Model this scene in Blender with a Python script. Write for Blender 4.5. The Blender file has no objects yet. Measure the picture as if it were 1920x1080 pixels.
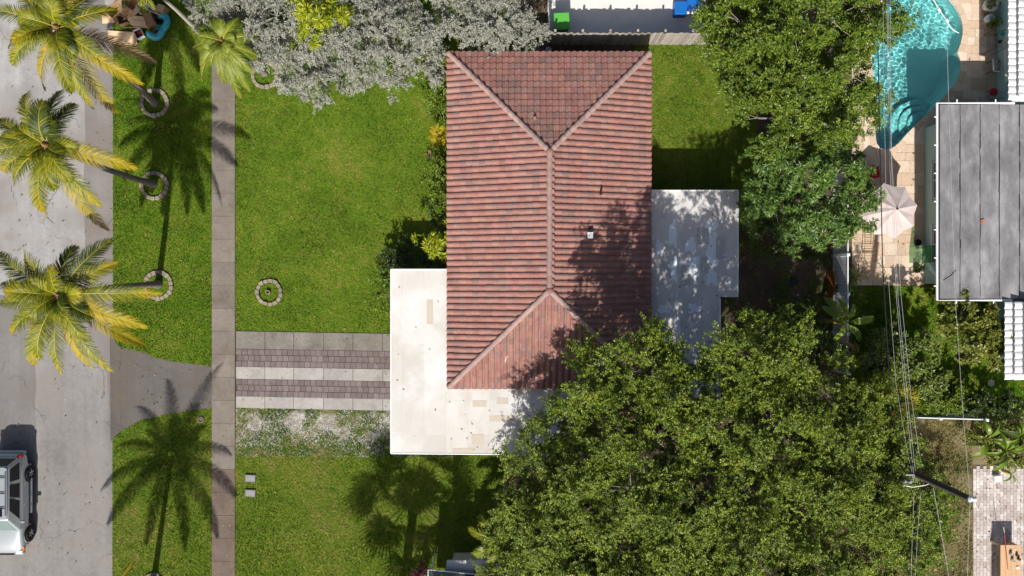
import bpy, bmesh, math, random
import numpy as np
from mathutils import Vector, Matrix, Quaternion
R = math.radians
SC = bpy.context.scene
COL = SC.collection
random.seed(7)

# ------------------------------------------------------------------ camera, sky, sun, exposure
CAM_H = 39.8          # drone height above the ground (m)
PPM = 38.0            # photo pixels per metre on the ground
cam_d = bpy.data.cameras.new('drone_camera'); cam = bpy.data.objects.new('drone_camera', cam_d); COL.objects.link(cam)
cam.location = (0, 0, CAM_H); cam.rotation_euler = (0, 0, 0)
cam_d.sensor_width = 36.0; cam_d.lens = 36.0 * CAM_H * PPM / 1920.0
cam_d.clip_start = 0.5; cam_d.clip_end = 2000
SC.camera = cam
SHX, SHY = 0.128, 0.985        # ground shadow per metre of height (towards +x, +y)
w = bpy.data.worlds.new('World'); SC.world = w; w.use_nodes = True
wn = w.node_tree.nodes; wn.clear()
sky = wn.new('ShaderNodeTexSky'); sky.sky_type = 'NISHITA'; sky.sun_disc = False
sky.sun_elevation = R(45.2); sky.sun_rotation = R(187.4); sky.air_density = 1.0; sky.dust_density = 3.0; sky.ozone_density = 0.6
bg = wn.new('ShaderNodeBackground'); bg.inputs['Strength'].default_value = 0.07
wo = wn.new('ShaderNodeOutputWorld')
w.node_tree.links.new(sky.outputs[0], bg.inputs[0]); w.node_tree.links.new(bg.outputs[0], wo.inputs[0])
sl = bpy.data.lights.new('sun', 'SUN'); sl.energy = 4.6; sl.angle = R(0.53); sl.cycles.is_caustics_light = True; sl.color = (1.0, 0.96, 0.89)
sun = bpy.data.objects.new('sun', sl); COL.objects.link(sun)
sun.rotation_euler = Vector((SHX, SHY, -1)).to_track_quat('-Z', 'Y').to_euler(); sun.location = (-5, -40, 40)
SC.view_settings.view_transform = 'Standard'; SC.view_settings.look = 'None'
SC.view_settings.exposure = 0.36; SC.view_settings.gamma = 1.0; SC.view_settings.use_curve_mapping = False
cy = SC.cycles
cy.max_bounces = 7; cy.diffuse_bounces = 3; cy.glossy_bounces = 2; cy.transmission_bounces = 4; cy.transparent_max_bounces = 8
cy.caustics_reflective = False; cy.caustics_refractive = True
cy.use_denoising = True

# ------------------------------------------------------------------ helpers
def P(px, py, z=0.0):
    """point of the place seen at a photo pixel, at height z"""
    k = (1 - z / CAM_H) / PPM
    return Vector(((px - 960) * k, (540 - py) * k, z))
def G(px, py, z=0.0):
    """ground-plan position (pixel of the plan at ground level) raised to z"""
    return Vector(((px - 960) / PPM, (540 - py) / PPM, z))
def wloc(o):
    v = Vector((0, 0, 0))
    while o is not None:
        v = v + o.location; o = o.parent
    return v
def tag(o, label=None, cat=None, group=None, kind=None):
    if label: o['label'] = label
    if cat: o['category'] = cat
    if group: o['group'] = group
    if kind: o['kind'] = kind
    return o
def empty(name, loc, label, cat, group=None):
    o = bpy.data.objects.new(name, None); o.empty_display_size = 0.2
    o.location = loc; COL.objects.link(o)
    return tag(o, label, cat, group)
def link(name, me, parent=None, loc=(0, 0, 0)):
    o = bpy.data.objects.new(name, me); o.location = loc; o.parent = parent; COL.objects.link(o)
    return o
def np_mesh(name, verts, faces_n, loops, mats, matidx=None, smooth=False):
    """fast mesh: verts (N,3), faces_n = verts per face (array), loops = flat indices"""
    me = bpy.data.meshes.new(name)
    verts = np.asarray(verts, dtype=np.float32); loops = np.asarray(loops, dtype=np.int32); faces_n = np.asarray(faces_n, dtype=np.int32)
    me.vertices.add(len(verts)); me.vertices.foreach_set('co', verts.ravel())
    me.loops.add(len(loops)); me.loops.foreach_set('vertex_index', loops)
    me.polygons.add(len(faces_n))
    st = np.concatenate(([0], np.cumsum(faces_n)[:-1])).astype(np.int32)
    me.polygons.foreach_set('loop_start', st); me.polygons.foreach_set('loop_total', faces_n)
    if matidx is not None: me.polygons.foreach_set('material_index', np.asarray(matidx, dtype=np.int32))
    if smooth: me.polygons.foreach_set('use_smooth', np.ones(len(faces_n), dtype=bool))
    for m in (mats if isinstance(mats, (list, tuple)) else [mats]): me.materials.append(m)
    me.update(calc_edges=True)
    return me
class MB:
    """collects shapes in world coordinates and links them as one mesh object"""
    def __init__(s): s.v = []; s.f = []; s.m = []
    def add(s, vs, fs, mi=0):
        b = len(s.v); s.v += [tuple(v) for v in vs]; s.f += [tuple(i + b for i in f) for f in fs]; s.m += [mi] * len(fs)
        return s
    def box(s, c, d, rz=0.0, mi=0, taper=1.0, rot=None):
        hx, hy, hz = d[0] / 2, d[1] / 2, d[2] / 2
        q = []
        for z in (-hz, hz):
            t = taper if z > 0 else 1.0
            for x, y in ((-hx, -hy), (hx, -hy), (hx, hy), (-hx, hy)): q.append(Vector((x * t, y * t, z)))
        M = rot if rot is not None else Matrix.Rotation(rz, 3, 'Z')
        c = Vector(c)
        return s.add([M @ p + c for p in q], [(3, 2, 1, 0), (4, 5, 6, 7), (0, 1, 5, 4), (1, 2, 6, 5), (2, 3, 7, 6), (3, 0, 4, 7)], mi)
    def prism(s, poly, z0, z1, mi=0, top=None):
        n = len(poly); top = top or poly
        vs = [(p[0], p[1], z0) for p in poly] + [(p[0], p[1], z1) for p in top]
        fs = [tuple(range(n - 1, -1, -1)), tuple(range(n, 2 * n))] + [(i, (i + 1) % n, n + (i + 1) % n, n + i) for i in range(n)]
        return s.add(vs, fs, mi)
    def tube(s, pts, radii, n=6, mi=0, cap=True):
        pts = [Vector(p) for p in pts]
        if not isinstance(radii, (list, tuple)): radii = [radii] * len(pts)
        vs = []; fs = []
        up = Vector((0, 0, 1)); prev = None
        for i, p in enumerate(pts):
            t = (pts[min(i + 1, len(pts) - 1)] - pts[max(i - 1, 0)])
            t = t.normalized() if t.length > 1e-9 else Vector((0, 0, 1))
            if prev is None:
                a = t.cross(Vector((1, 0, 0)) if abs(t.x) < .9 else Vector((0, 1, 0))).normalized()
            else:
                a = (prev - t * prev.dot(t)); a = a.normalized() if a.length > 1e-6 else t.orthogonal().normalized()
            prev = a; b = t.cross(a)
            for k in range(n):
                an = 2 * math.pi * k / n
                vs.append(p + (a * math.cos(an) + b * math.sin(an)) * radii[i])
        for i in range(len(pts) - 1):
            for k in range(n):
                fs.append((i * n + k, i * n + (k + 1) % n, (i + 1) * n + (k + 1) % n, (i + 1) * n + k))
        if cap:
            fs.append(tuple(range(n - 1, -1, -1))); fs.append(tuple((len(pts) - 1) * n + k for k in range(n)))
        return s.add(vs, fs, mi)
    def lathe(s, c, prof, n=20, mi=0, closed=True, axis=None):
        """prof: list of (r, z)"""
        c = Vector(c); M = Vector((0, 0, 1)).rotation_difference(Vector(axis)).to_matrix() if axis is not None else Matrix.Identity(3)
        vs = []; fs = []
        for r, z in prof:
            for k in range(n):
                a = 2 * math.pi * k / n
                vs.append(c + M @ Vector((r * math.cos(a), r * math.sin(a), z)))
        for i in range(len(prof) - 1):
            for k in range(n): fs.append((i * n + k, i * n + (k + 1) % n, (i + 1) * n + (k + 1) % n, (i + 1) * n + k))
        if closed:
            fs.append(tuple(range(n - 1, -1, -1))); fs.append(tuple((len(prof) - 1) * n + k for k in range(n)))
        return s.add(vs, fs, mi)
    def quad(s, a, b, c, d, mi=0): return s.add([a, b, c, d], [(0, 1, 2, 3)], mi)
    def build(s, name, mats, parent=None, smooth=False, bevel=0, origin=None):
        me = bpy.data.meshes.new(name)
        off = wloc(parent) if parent is not None else (Vector(origin) if origin is not None else Vector((0, 0, 0)))
        me.from_pydata([(v[0] - off.x, v[1] - off.y, v[2] - off.z) for v in s.v], [], s.f)
        for m in (mats if isinstance(mats, (list, tuple)) else [mats]): me.materials.append(m)
        me.polygons.foreach_set('material_index', s.m)
        if smooth:
            me.polygons.foreach_set('use_smooth', [True] * len(s.f)); me.set_sharp_from_angle(angle=R(40))
        if bevel:
            bm = bmesh.new(); bm.from_mesh(me)
            bmesh.ops.bevel(bm, geom=[e for e in bm.edges if len(e.link_faces) == 2 and e.calc_face_angle(0) > .6], offset=bevel, segments=1, affect='EDGES', clamp_overlap=True)
            bm.to_mesh(me); bm.free()
        me.update()
        o = link(name, me, parent)
        if parent is None: o.location = off
        return o
def sheet(name, polys, z, mat, holes=(), kind='structure', parent=None):
    """flat sheet from outline(s) in metres, with holes"""
    bm = bmesh.new()
    for poly in polys:
        es = []
        for loop in [poly] + list(holes):
            vs = [bm.verts.new((p[0], p[1], z)) for p in loop]
            es += [bm.edges.new((vs[i], vs[(i + 1) % len(vs)])) for i in range(len(vs))]
        bmesh.ops.triangle_fill(bm, use_beauty=True, edges=es, normal=(0, 0, 1))
    bmesh.ops.recalc_face_normals(bm, faces=bm.faces)
    for f in bm.faces:
        if f.normal.z < 0: f.normal_flip()
    me = bpy.data.meshes.new(name); bm.to_mesh(me); bm.free(); me.materials.append(mat)
    o = link(name, me, parent)
    if parent is None: o['kind'] = kind
    return o
def inpoly(x, y, poly):
    x = np.asarray(x); y = np.asarray(y); r = np.zeros(x.shape, bool); n = len(poly)
    for i in range(n):
        x1, y1 = poly[i][0], poly[i][1]; x2, y2 = poly[(i + 1) % n][0], poly[(i + 1) % n][1]
        if y1 == y2: continue
        c = ((y1 > y) != (y2 > y)) & (x < (x2 - x1) * (y - y1) / (y2 - y1) + x1)
        r ^= c
    return r
def gp(*pts): return [tuple(G(a, b)[:2]) for a, b in pts]

# ------------------------------------------------------------------ materials
class NT:
    def __init__(s, name):
        s.m = bpy.data.materials.new(name); s.m.use_nodes = True; s.t = s.m.node_tree; s.t.nodes.clear()
        s.out = s.n('ShaderNodeOutputMaterial')
    def n(s, t, **kw):
        nd = s.t.nodes.new(t)
        for k, v in kw.items():
            if k.startswith('i_'):
                key = k[2:]; nd.inputs[int(key) if key.isdigit() else key].default_value = v
            else: setattr(nd, k, v)
        return nd
    def l(s, a, b): s.t.links.new(a, b)
    def pos(s, stretch=(1, 1, 1), obj=False):
        g = s.n('ShaderNodeTexCoord').outputs['Object'] if obj else s.n('ShaderNodeNewGeometry').outputs['Position']
        mp = s.n('ShaderNodeMapping'); mp.inputs['Scale'].default_value = stretch; s.l(g, mp.inputs['Vector'])
        return mp.outputs[0]
    def noise(s, scale, detail=4, rough=.55, stretch=(1, 1, 1), dist=0.0, vec=None):
        nd = s.n('ShaderNodeTexNoise'); nd.inputs['Scale'].default_value = scale; nd.inputs['Detail'].default_value = detail
        nd.inputs['Roughness'].default_value = rough; nd.inputs['Distortion'].default_value = dist
        s.l(vec if vec is not None else s.pos(stretch), nd.inputs['Vector'])
        return nd.outputs[0]
    def ramp(s, fac, stops, const=False):
        r = s.n('ShaderNodeValToRGB'); cr = r.color_ramp
        if const: cr.interpolation = 'CONSTANT'
        while len(cr.elements) < len(stops): cr.elements.new(0.5)
        for e, (p, c) in zip(cr.elements, stops):
            e.position = p; e.color = (c[0], c[1], c[2], 1) if not isinstance(c, (int, float)) else (c, c, c, 1)
        s.l(fac, r.inputs[0]); return r.outputs[0]
    def mix(s, fac, a, b, mode='MIX'):
        m = s.n('ShaderNodeMix'); m.data_type = 'RGBA'; m.blend_type = mode
        for ix, v in ((0, fac), (6, a), (7, b)):
            sock = m.inputs[ix]
            if hasattr(v, 'node'): s.l(v, sock)
            elif isinstance(v, (int, float)): sock.default_value = v if ix == 0 else (v, v, v, 1)
            else: sock.default_value = (v[0], v[1], v[2], 1)
        return m.outputs[2]
    def math(s, op, a, b=None):
        m = s.n('ShaderNodeMath'); m.operation = op
        for sock, v in ((m.inputs[0], a), (m.inputs[1], b)):
            if v is None: continue
            if hasattr(v, 'node'): s.l(v, sock)
            else: sock.default_value = v
        return m.outputs[0]
    def finish(s, color, rough=.7, spec=.3, metal=0.0, bump=None, bstr=.3, bdist=.02, trans=0.0, coat=0.0):
        b = s.n('ShaderNodeBsdfPrincipled')
        if hasattr(color, 'node'): s.l(color, b.inputs['Base Color'])
        else: b.inputs['Base Color'].default_value = (*color, 1)
        if hasattr(rough, 'node'): s.l(rough, b.inputs['Roughness'])
        else: b.inputs['Roughness'].default_value = rough
        b.inputs['Specular IOR Level'].default_value = spec; b.inputs['Metallic'].default_value = metal
        b.inputs['Coat Weight'].default_value = coat
        if bump is not None:
            bn = s.n('ShaderNodeBump'); bn.inputs['Strength'].default_value = bstr; bn.inputs['Distance'].default_value = bdist
            s.l(bump, bn.inputs['Height']); s.l(bn.outputs[0], b.inputs['Normal'])
        sh = b.outputs[0]
        if trans:
            t = s.n('ShaderNodeBsdfTranslucent')
            if hasattr(color, 'node'): s.l(color, t.inputs[0])
            else: t.inputs[0].default_value = (*color, 1)
            mx = s.n('ShaderNodeMixShader'); mx.inputs[0].default_value = trans
            s.l(sh, mx.inputs[1]); s.l(t.outputs[0], mx.inputs[2]); sh = mx.outputs[0]
        s.l(sh, s.out.inputs[0]); return s.m
def plain(name, col, rough=.6, var=.18, scale=6, spec=.3, metal=0, bump=.15, bscale=40, coat=0, stretch=(1, 1, 1)):
    t = NT(name); f = t.noise(scale, 5, .6, stretch)
    c = t.mix(f, tuple(x * (1 - var) for x in col), tuple(min(1, x * (1 + var)) for x in col))
    return t.finish(c, rough, spec, metal, t.noise(bscale, 3) if bump else None, bump, .01, coat=coat)
def leafmat(name, stops, trans=.28, rough=.5, spec=.35, nscale=.7, isl=.62):
    t = NT(name); g = t.n('ShaderNodeNewGeometry')
    f = t.math('ADD', t.math('MULTIPLY', g.outputs['Random Per Island'], isl), t.math('MULTIPLY', t.noise(nscale, 3), 1 - isl))
    return t.finish(t.ramp(f, stops), rough, spec, trans=trans)

def grassmat(name, stops, big=.28, trans=.25, f0=.44, f1=.585):
    t = NT(name)
    a = t.noise(big, 5, .62); b = t.noise(1.9, 4, .65); c = t.noise(8.5, 4, .75)
    f = t.math('ADD', t.math('ADD', t.math('MULTIPLY', a, .40), t.math('MULTIPLY', b, .26)), t.math('MULTIPLY', c, .34))
    st = [(f0 + (f1 - f0) * p, col) for p, col in stops]
    return t.finish(t.ramp(f, st), .8, .06, trans=trans)
GR = [(0, (.042, .115, .007)), (.3, (.086, .205, .012)), (.6, (.145, .285, .017)), (.82, (.225, .315, .036)), (1, (.35, .33, .075))]
M = {}
M['grass'] = grassmat('grass_blades', GR)
M['grass_lush'] = grassmat('lush_grass_blades', [(0, (.034, .10, .006)), (.35, (.075, .19, .009)), (.7, (.135, .268, .013)), (.9, (.22, .29, .04)), (1, (.31, .28, .075))])
M['grass_dry'] = grassmat('dry_grass_blades', [(0, (.05, .12, .010)), (.3, (.11, .21, .017)), (.6, (.19, .265, .036)), (.85, (.30, .295, .075)), (1, (.40, .32, .12))])
M['grass_dead'] = grassmat('dead_grass_blades', [(0, (0.088, 0.112, 0.020)), (.35, (0.188, 0.175, 0.050)), (.7, (0.300, 0.237, 0.100)), (1, (0.375, 0.288, 0.140))])
def turf_mat(name, a, b, c):
    t = NT(name); f = t.noise(.5, 6, .65); g = t.noise(14, 4, .7)
    col = t.ramp(t.math('ADD', t.math('MULTIPLY', f, .6), t.math('MULTIPLY', g, .4)), [(.32, a), (.5, b), (.68, c)])
    return t.finish(col, .9, .1, bump=g, bstr=.6, bdist=.04)
M['turf'] = turf_mat('turf_thatch', (0.063, 0.096, 0.010), (0.117, 0.160, 0.016), (0.198, 0.184, 0.035))
M['soil'] = turf_mat('leaf_littered_soil', (.05, .04, .025), (.10, .075, .05), (.20, .15, .11))
M['dry_turf'] = turf_mat('dry_turf_soil', (.09, .09, .03), (.17, .14, .07), (.27, .21, .14))
def asphalt(name, lo, hi, brown=None, south=False):
    t = NT(name)
    a = t.noise(.35, 5, .6); st = t.noise(1.1, 4, .6, (1, .06, 1)); fine = t.noise(60, 2, .7); mid = t.noise(4, 5, .7)
    f = t.math('ADD', t.math('ADD', t.math('MULTIPLY', a, .35), t.math('MULTIPLY', st, .35)), t.math('MULTIPLY', mid, .3))
    c = t.ramp(f, [(.34, lo), (.66, hi)])
    if south:   # the southern stretch of the street is older and darker
        sep = t.n('ShaderNodeSeparateXYZ'); t.l(t.pos(), sep.inputs[0]); mr = t.n('ShaderNodeMapRange'); mr.inputs['From Min'].default_value = 1.5; mr.inputs['From Max'].default_value = -4.5; t.l(t.math('ADD', sep.outputs[1], t.math('MULTIPLY', t.noise(.4, 3), 3.0)), mr.inputs['Value'])
        c = t.mix(t.math('MULTIPLY', mr.outputs[0], .62), c, t.ramp(f, [(.34, (.105, .098, .093)), (.66, (.20, .187, .178))]))
    if brown: c = t.mix(t.ramp(t.noise(.5, 4), [(.45, 0.0), (.65, .8)]), c, brown)
    c = t.mix(.5, c, t.ramp(fine, [(.3, .45), (.7, .6)]), 'OVERLAY')
    v = t.n('ShaderNodeTexVoronoi'); v.feature = 'DISTANCE_TO_EDGE'; v.inputs['Scale'].default_value = .33
    nz = t.n('ShaderNodeTexNoise'); nz.inputs['Scale'].default_value = 1.6; nz.inputs['Detail'].default_value = 5
    p = t.pos(); t.l(p, nz.inputs['Vector'])
    va = t.n('ShaderNodeVectorMath'); va.operation = 'MULTIPLY_ADD'; t.l(nz.outputs['Color'], va.inputs[0]); va.inputs[1].default_value = (.9, .9, .9); t.l(p, va.inputs[2])
    t.l(va.outputs[0], v.inputs['Vector'])
    crack = t.math('MULTIPLY', t.ramp(v.outputs['Distance'], [(.0, 1.0), (.011, 0.0)]), t.ramp(t.noise(.55, 3), [(.47, 0.0), (.6, .75)]))
    c = t.mix(crack, c, (.07, .06, .055))
    sp = t.ramp(t.noise(7, 2, .5), [(.74, 0.0), (.78, .5)])
    c = t.mix(sp, c, tuple(x * 1.25 for x in hi))
    return t.finish(c, .9, .25, bump=fine, bstr=.35, bdist=.01)
M['asphalt'] = asphalt('worn_asphalt', (.20, .19, .185), (.40, .39, .385), (.23, .205, .19), True)
M['asphalt_edge'] = asphalt('older_asphalt', (.15, .138, .13), (.26, .24, .23), (.18, .155, .138))
M['apron'] = asphalt('apron_asphalt', (.078, .071, .067), (.15, .136, .128), (.115, .098, .083))
def concrete(name, lo, hi, stain=(.13, .10, .08), amt=.5, joint=None):
    t = NT(name)
    f = t.math('ADD', t.math('MULTIPLY', t.noise(1.1, 6, .65), .6), t.math('MULTIPLY', t.noise(9, 4, .7), .4))
    c = t.ramp(f, [(.33, lo), (.66, hi)])
    oi = t.n('ShaderNodeObjectInfo')
    c = t.mix(.35, c, t.ramp(oi.outputs['Random'], [(0, .38), (1, .6)]), 'OVERLAY')
    c = t.mix(t.ramp(t.noise(.8, 6, .7, dist=.6), [(.5, 0.0), (.75, amt)]), c, stain)
    return t.finish(c, .85, .25, bump=t.noise(50, 3), bstr=.25, bdist=.008)
M['walk'] = concrete('sidewalk_concrete', (.150, .127, .106), (.235, .203, .174), (.10, .076, .058), .55)
M['walk_brown'] = concrete('brown_stained_concrete', (.105, .078, .060), (.18, .138, .112), (.07, .05, .04), .7)
M['drive_dark'] = concrete('mildewed_concrete', (.145, .130, .110), (.245, .225, .195), (.085, .075, .062), .7)
M['drive_light'] = concrete('pale_concrete', (.27, .252, .23), (.41, .395, .375), (.16, .147, .13), .6)
M['slab_white'] = concrete('bleached_concrete', (.60, .57, .53), (.72, .69, .65), (.45, .4, .35), .35)
M['stone'] = concrete('ring_stone', (.20, .165, .125), (.33, .28, .225), (.12, .095, .07), .6)
def random_piece(name, stops, rough=.8, stain=None, amt=.4, sscale=1.5, bump=.25, spec=.25, field=False, st2=None):
    """material for pieces laid one by one: each piece takes its own tone"""
    t = NT(name)
    r = t.n('ShaderNodeNewGeometry').outputs['Random Per Island'] if field else t.n('ShaderNodeObjectInfo').outputs['Random']
    c = t.ramp(r, stops)
    c = t.mix(.35, c, t.ramp(t.noise(11, 5, .7), [(.3, .32), (.7, .68)]), 'OVERLAY')
    if stain: c = t.mix(t.ramp(t.noise(sscale, 6, .7), [(.46, 0.0), (.7, amt)]), c, stain)
    if st2: c = t.mix(t.ramp(t.noise(st2[1], 6, .75, dist=.5), [(.56, 0.0), (.72, st2[2])]), c, st2[0])
    return t.finish(c, rough, spec, bump=t.noise(45, 3), bstr=bump, bdist=.008)
PV = [(0, (.150, .118, .114)), (.4, (.18, .142, .138)), (.75, (.205, .165, .16)), (1, (.135, .105, .10))]
M['paver'] = random_piece('mauve_paver', PV, stain=(.10, .082, .076), amt=.55, sscale=.9)
TL = [(0, (.275, .128, .106)), (.3, (.335, .165, .138)), (.55, (.26, .124, .105)), (.72, (.315, .182, .157)), (.87, (.205, .126, .114)), (1, (.355, .178, .132))]
M['tile'] = random_piece('terracotta_tile', TL, .75, (.15, .085, .075), .5, 1.7, .3, st2=((.085, .062, .06), 4.2, .55))
M['tile_field'] = random_piece('terracotta_tile_field', TL, .75, (.15, .085, .075), .5, 1.7, .3, field=True, st2=((.085, .062, .06), 4.2, .55))
M['cap'] = random_piece('faded_ridge_cap', [(0, (.33, .225, .20)), (.5, (.39, .27, .24)), (1, (.29, .20, .18))], .85, (.2, .135, .12), .5, 2.5)
M['white_tile'] = random_piece('white_painted_tile', [(0, (.66, .66, .68)), (1, (.78, .78, .80))], .6, (.45, .45, .46), .35, 2)
M['trav'] = random_piece('travertine', [(0, (.50, .37, .265)), (.3, (.60, .47, .36)), (.6, (.57, .42, .30)), (.85, (.68, .57, .46)), (1, (.63, .52, .41))], .7, (.45, .31, .21), .4, 2.2)
M['brick_lt'] = random_piece('pale_brick_paver', [(0, (.40, .34, .32)), (.35, (.47, .41, .39)), (.7, (.54, .49, .47)), (1, (.62, .58, .56))], .85, (.24, .2, .16), .5, 1.2, field=True)
M['brick_red'] = random_piece('red_path_brick', [(0, (.25, .13, .105)), (.5, (.3, .165, .135)), (1, (.22, .125, .1))], .85, (.13, .09, .07), .5, 1.2)
M['wood_old'] = random_piece('weathered_paling', [(0, (.25, .22, .19)), (.5, (.33, .295, .26)), (1, (.40, .37, .33))], .9, (.17, .145, .12), .5, 2)
M['vinyl'] = random_piece('white_vinyl', [(0, (.68, .70, .73)), (1, (.75, .77, .79))], .4, (.5, .5, .48), .25, 1.5, .05, .45)
M['plank'] = plain('pale_timber', (.55, .35, .20), .7, .15, 3, stretch=(1, 8, 1))
M['white'] = plain('white_paint', (.76, .76, .75), .5, .05)
M['offwhite'] = plain('cream_stucco', (.62, .58, .50), .85, .08)
M['teal_wall'] = plain('pale_aqua_stucco', (.42, .60, .585), .85, .06, 2)
M['dark'] = plain('dark_void', (.02, .02, .022), .6, .3)
M['black'] = plain('black_plastic', (.016, .016, .018), .45, .2)
M['rubber'] = plain('tyre_rubber', (.018, .018, .019), .85, .2)
M['glass_dark'] = plain('dark_window_glass', (.008, .010, .012), .06, .1, 2, spec=.35, bump=0)
M['silver'] = plain('silver_car_paint', (.40, .43, .45), .3, .03, 2, spec=.5, metal=.4, bump=0, coat=.5)
M['car_white'] = M['silver']
M['chrome'] = plain('polished_metal', (.62, .63, .65), .25, .05, 8, metal=.9, bump=0)
M['steel'] = plain('galvanised_steel', (.42, .43, .44), .45, .12, 12, metal=.6, bump=.05)
M['alu_white'] = plain('white_gutter_metal', (.78, .79, .80), .4, .04, bump=0)
M['red_lens'] = plain('red_lamp_lens', (.42, .015, .02), .2, .1, bump=0, spec=.5)
M['orange_lens'] = plain('amber_lamp_lens', (.75, .19, .02), .2, .1, bump=0, spec=.5)
M['clear_lens'] = plain('clear_lamp_lens', (.6, .62, .64), .12, .1, bump=0, spec=.6)
M['card'] = plain('corrugated_cardboard', (.46, .285, .16), .85, .14, 5)
M['card_lt'] = plain('pale_cardboard', (.62, .43, .27), .85, .1, 5)
M['card_dk'] = plain('dark_cardboard', (.26, .155, .085), .9, .15, 5)  # deeper brown tone of the plain cardboard
M['teal_vinyl'] = plain('turquoise_inflatable_vinyl', (.05, .36, .46), .3, .12, 4, spec=.5, bump=0)
M['blue_print'] = plain('blue_printed_card', (.015, .12, .48), .5, .25, 9)
M['blue_bin'] = plain('blue_bin_plastic', (.012, .13, .46), .4, .1, 4)
M['blue_dk'] = plain('dark_blue_plastic', (.01, .05, .22), .4, .1, 4)
M['green_bin'] = plain('green_bin_plastic', (.10, .40, .06), .45, .08, 4)
M['green_dk'] = plain('dark_green_plastic', (.02, .15, .045), .45, .1, 4)
M['bark'] = plain('grey_bark', (.20, .17, .14), .9, .3, 9, bump=.6, bscale=18)
M['bark_pale'] = plain('pale_twig_bark', (.36, .33, .29), .85, .2, 9, bump=.4, bscale=20)
def palm_bark():
    t = NT('ringed_palm_bark'); f = t.noise(14, 4, .7)
    wv = t.n('ShaderNodeTexWave'); wv.bands_direction = 'Z'; wv.inputs['Scale'].default_value = 3.2; wv.inputs['Distortion'].default_value = 1.5
    t.l(t.pos(), wv.inputs['Vector'])
    c = t.mix(t.math('MULTIPLY', wv.outputs['Fac'], .6), t.ramp(f, [(.3, (.16, .135, .115)), (.7, (.30, .265, .235))]), (.10, .085, .07))
    return t.finish(c, .9, .2, bump=wv.outputs['Fac'], bstr=.6, bdist=.03)
M['palm_bark'] = palm_bark()
M['rachis'] = plain('yellow_frond_stalk', (.42, .34, .05), .5, .2, 6, bump=0)
M['rachis_br'] = plain('brown_frond_stalk', (.25, .15, .06), .7, .2, 6, bump=0)
M['fr_green'] = leafmat('green_palm_leaflet', [(.15, (.045, .068, .005)), (.45, (.14, .165, .009)), (.8, (.33, .31, .014))], .25, .5, .25, 1.2)
M['fr_yellow'] = leafmat('yellowing_palm_leaflet', [(.15, (.15, .15, .008)), (.5, (.36, .29, .012)), (.85, (.55, .38, .02))], .28, .5, .25, 1.2)
M['fr_brown'] = leafmat('dry_palm_leaflet', [(.15, (.20, .12, .05)), (.5, (.36, .23, .10)), (.85, (.5, .36, .2))], .2, .7, .2, 1.2)
M['fr_dark'] = leafmat('dark_palm_leaflet', [(.15, (.025, .042, .005)), (.5, (.05, .078, .008)), (.85, (.11, .14, .014))], .22, .5, .3, 1.2)
M['fr_light'] = leafmat('light_palm_leaflet', [(.15, (.12, .17, .015)), (.5, (.20, .26, .028)), (.85, (.33, .33, .05))], .3, .45, .35, 1.2)
M['oak'] = leafmat('oak_leaf', [(.14, (.022, .042, .007)), (.40, (.08, .125, .012)), (.64, (.195, .258, .02)), (.86, (.43, .44, .045))], .15, .5, .32, 1.3, .42)
M['ficus'] = leafmat('glossy_yellowgreen_leaf', [(.12, (.034, .06, .007)), (.42, (.082, .138, .012)), (.70, (.16, .228, .017)), (.87, (.29, .34, .022)), (.96, (.5, .48, .022))], .17, .45, .35, 1.1, .5)
M['mango'] = leafmat('bright_green_leaf', [(.12, (.03, .066, .012)), (.45, (.078, .152, .022)), (.75, (.15, .24, .036)), (.95, (.27, .34, .065))], .15, .42, .4, .6)
M['silverleaf'] = leafmat('silver_leaf', [(.12, (.155, .16, .125)), (.45, (.285, .288, .235)), (.8, (.42, .418, .36)), (.96, (.54, .525, .475))], .15, .6, .25, .9, .5)
M['scheff'] = leafmat('chartreuse_leaf', [(.12, (0.143, 0.213, 0.006)), (.45, (0.299, 0.362, 0.009)), (.8, (0.468, 0.463, 0.017)), (.96, (0.600, 0.537, 0.038))], .3, .4, .45, .7)
M['shrub'] = leafmat('shrub_leaf', [(.12, (0.046, 0.088, 0.007)), (.45, (0.104, 0.175, 0.010)), (.8, (0.208, 0.281, 0.017)), (.96, (0.325, 0.350, 0.028))], .26, .42, .4, .7)
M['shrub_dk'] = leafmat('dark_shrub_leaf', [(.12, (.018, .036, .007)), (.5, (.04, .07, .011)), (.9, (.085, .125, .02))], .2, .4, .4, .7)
M['croton'] = leafmat('red_tipped_leaf', [(.12, (0.065, 0.106, 0.015)), (.5, (0.130, 0.188, 0.028)), (.8, (0.202, 0.237, 0.048)), (.92, (0.338, 0.175, 0.067)), (.98, (0.390, 0.125, 0.057))], .24, .42, .4, .7)
M['olive'] = leafmat('olive_leaf', [(.12, (0.072, 0.088, 0.011)), (.45, (0.150, 0.175, 0.021)), (.8, (0.247, 0.256, 0.033)), (.96, (0.377, 0.294, 0.057))], .24, .45, .4, .7)
M['banana'] = leafmat('banana_leaf', [(.1, (0.098, 0.175, 0.017)), (.6, (0.182, 0.294, 0.028)), (.95, (0.286, 0.362, 0.038))], .35, .35, .45, 1.5)
M['flower'] = leafmat('shade_darkened_bract', [(.1, (.16, .012, .07)), (.9, (.35, .03, .15))], .3, .5, .3)  # magenta tones darkened because the shrub stands in shade
M['red'] = plain('red_paint', (.45, .02, .03), .5, .15)
M['canvas'] = None

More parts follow.
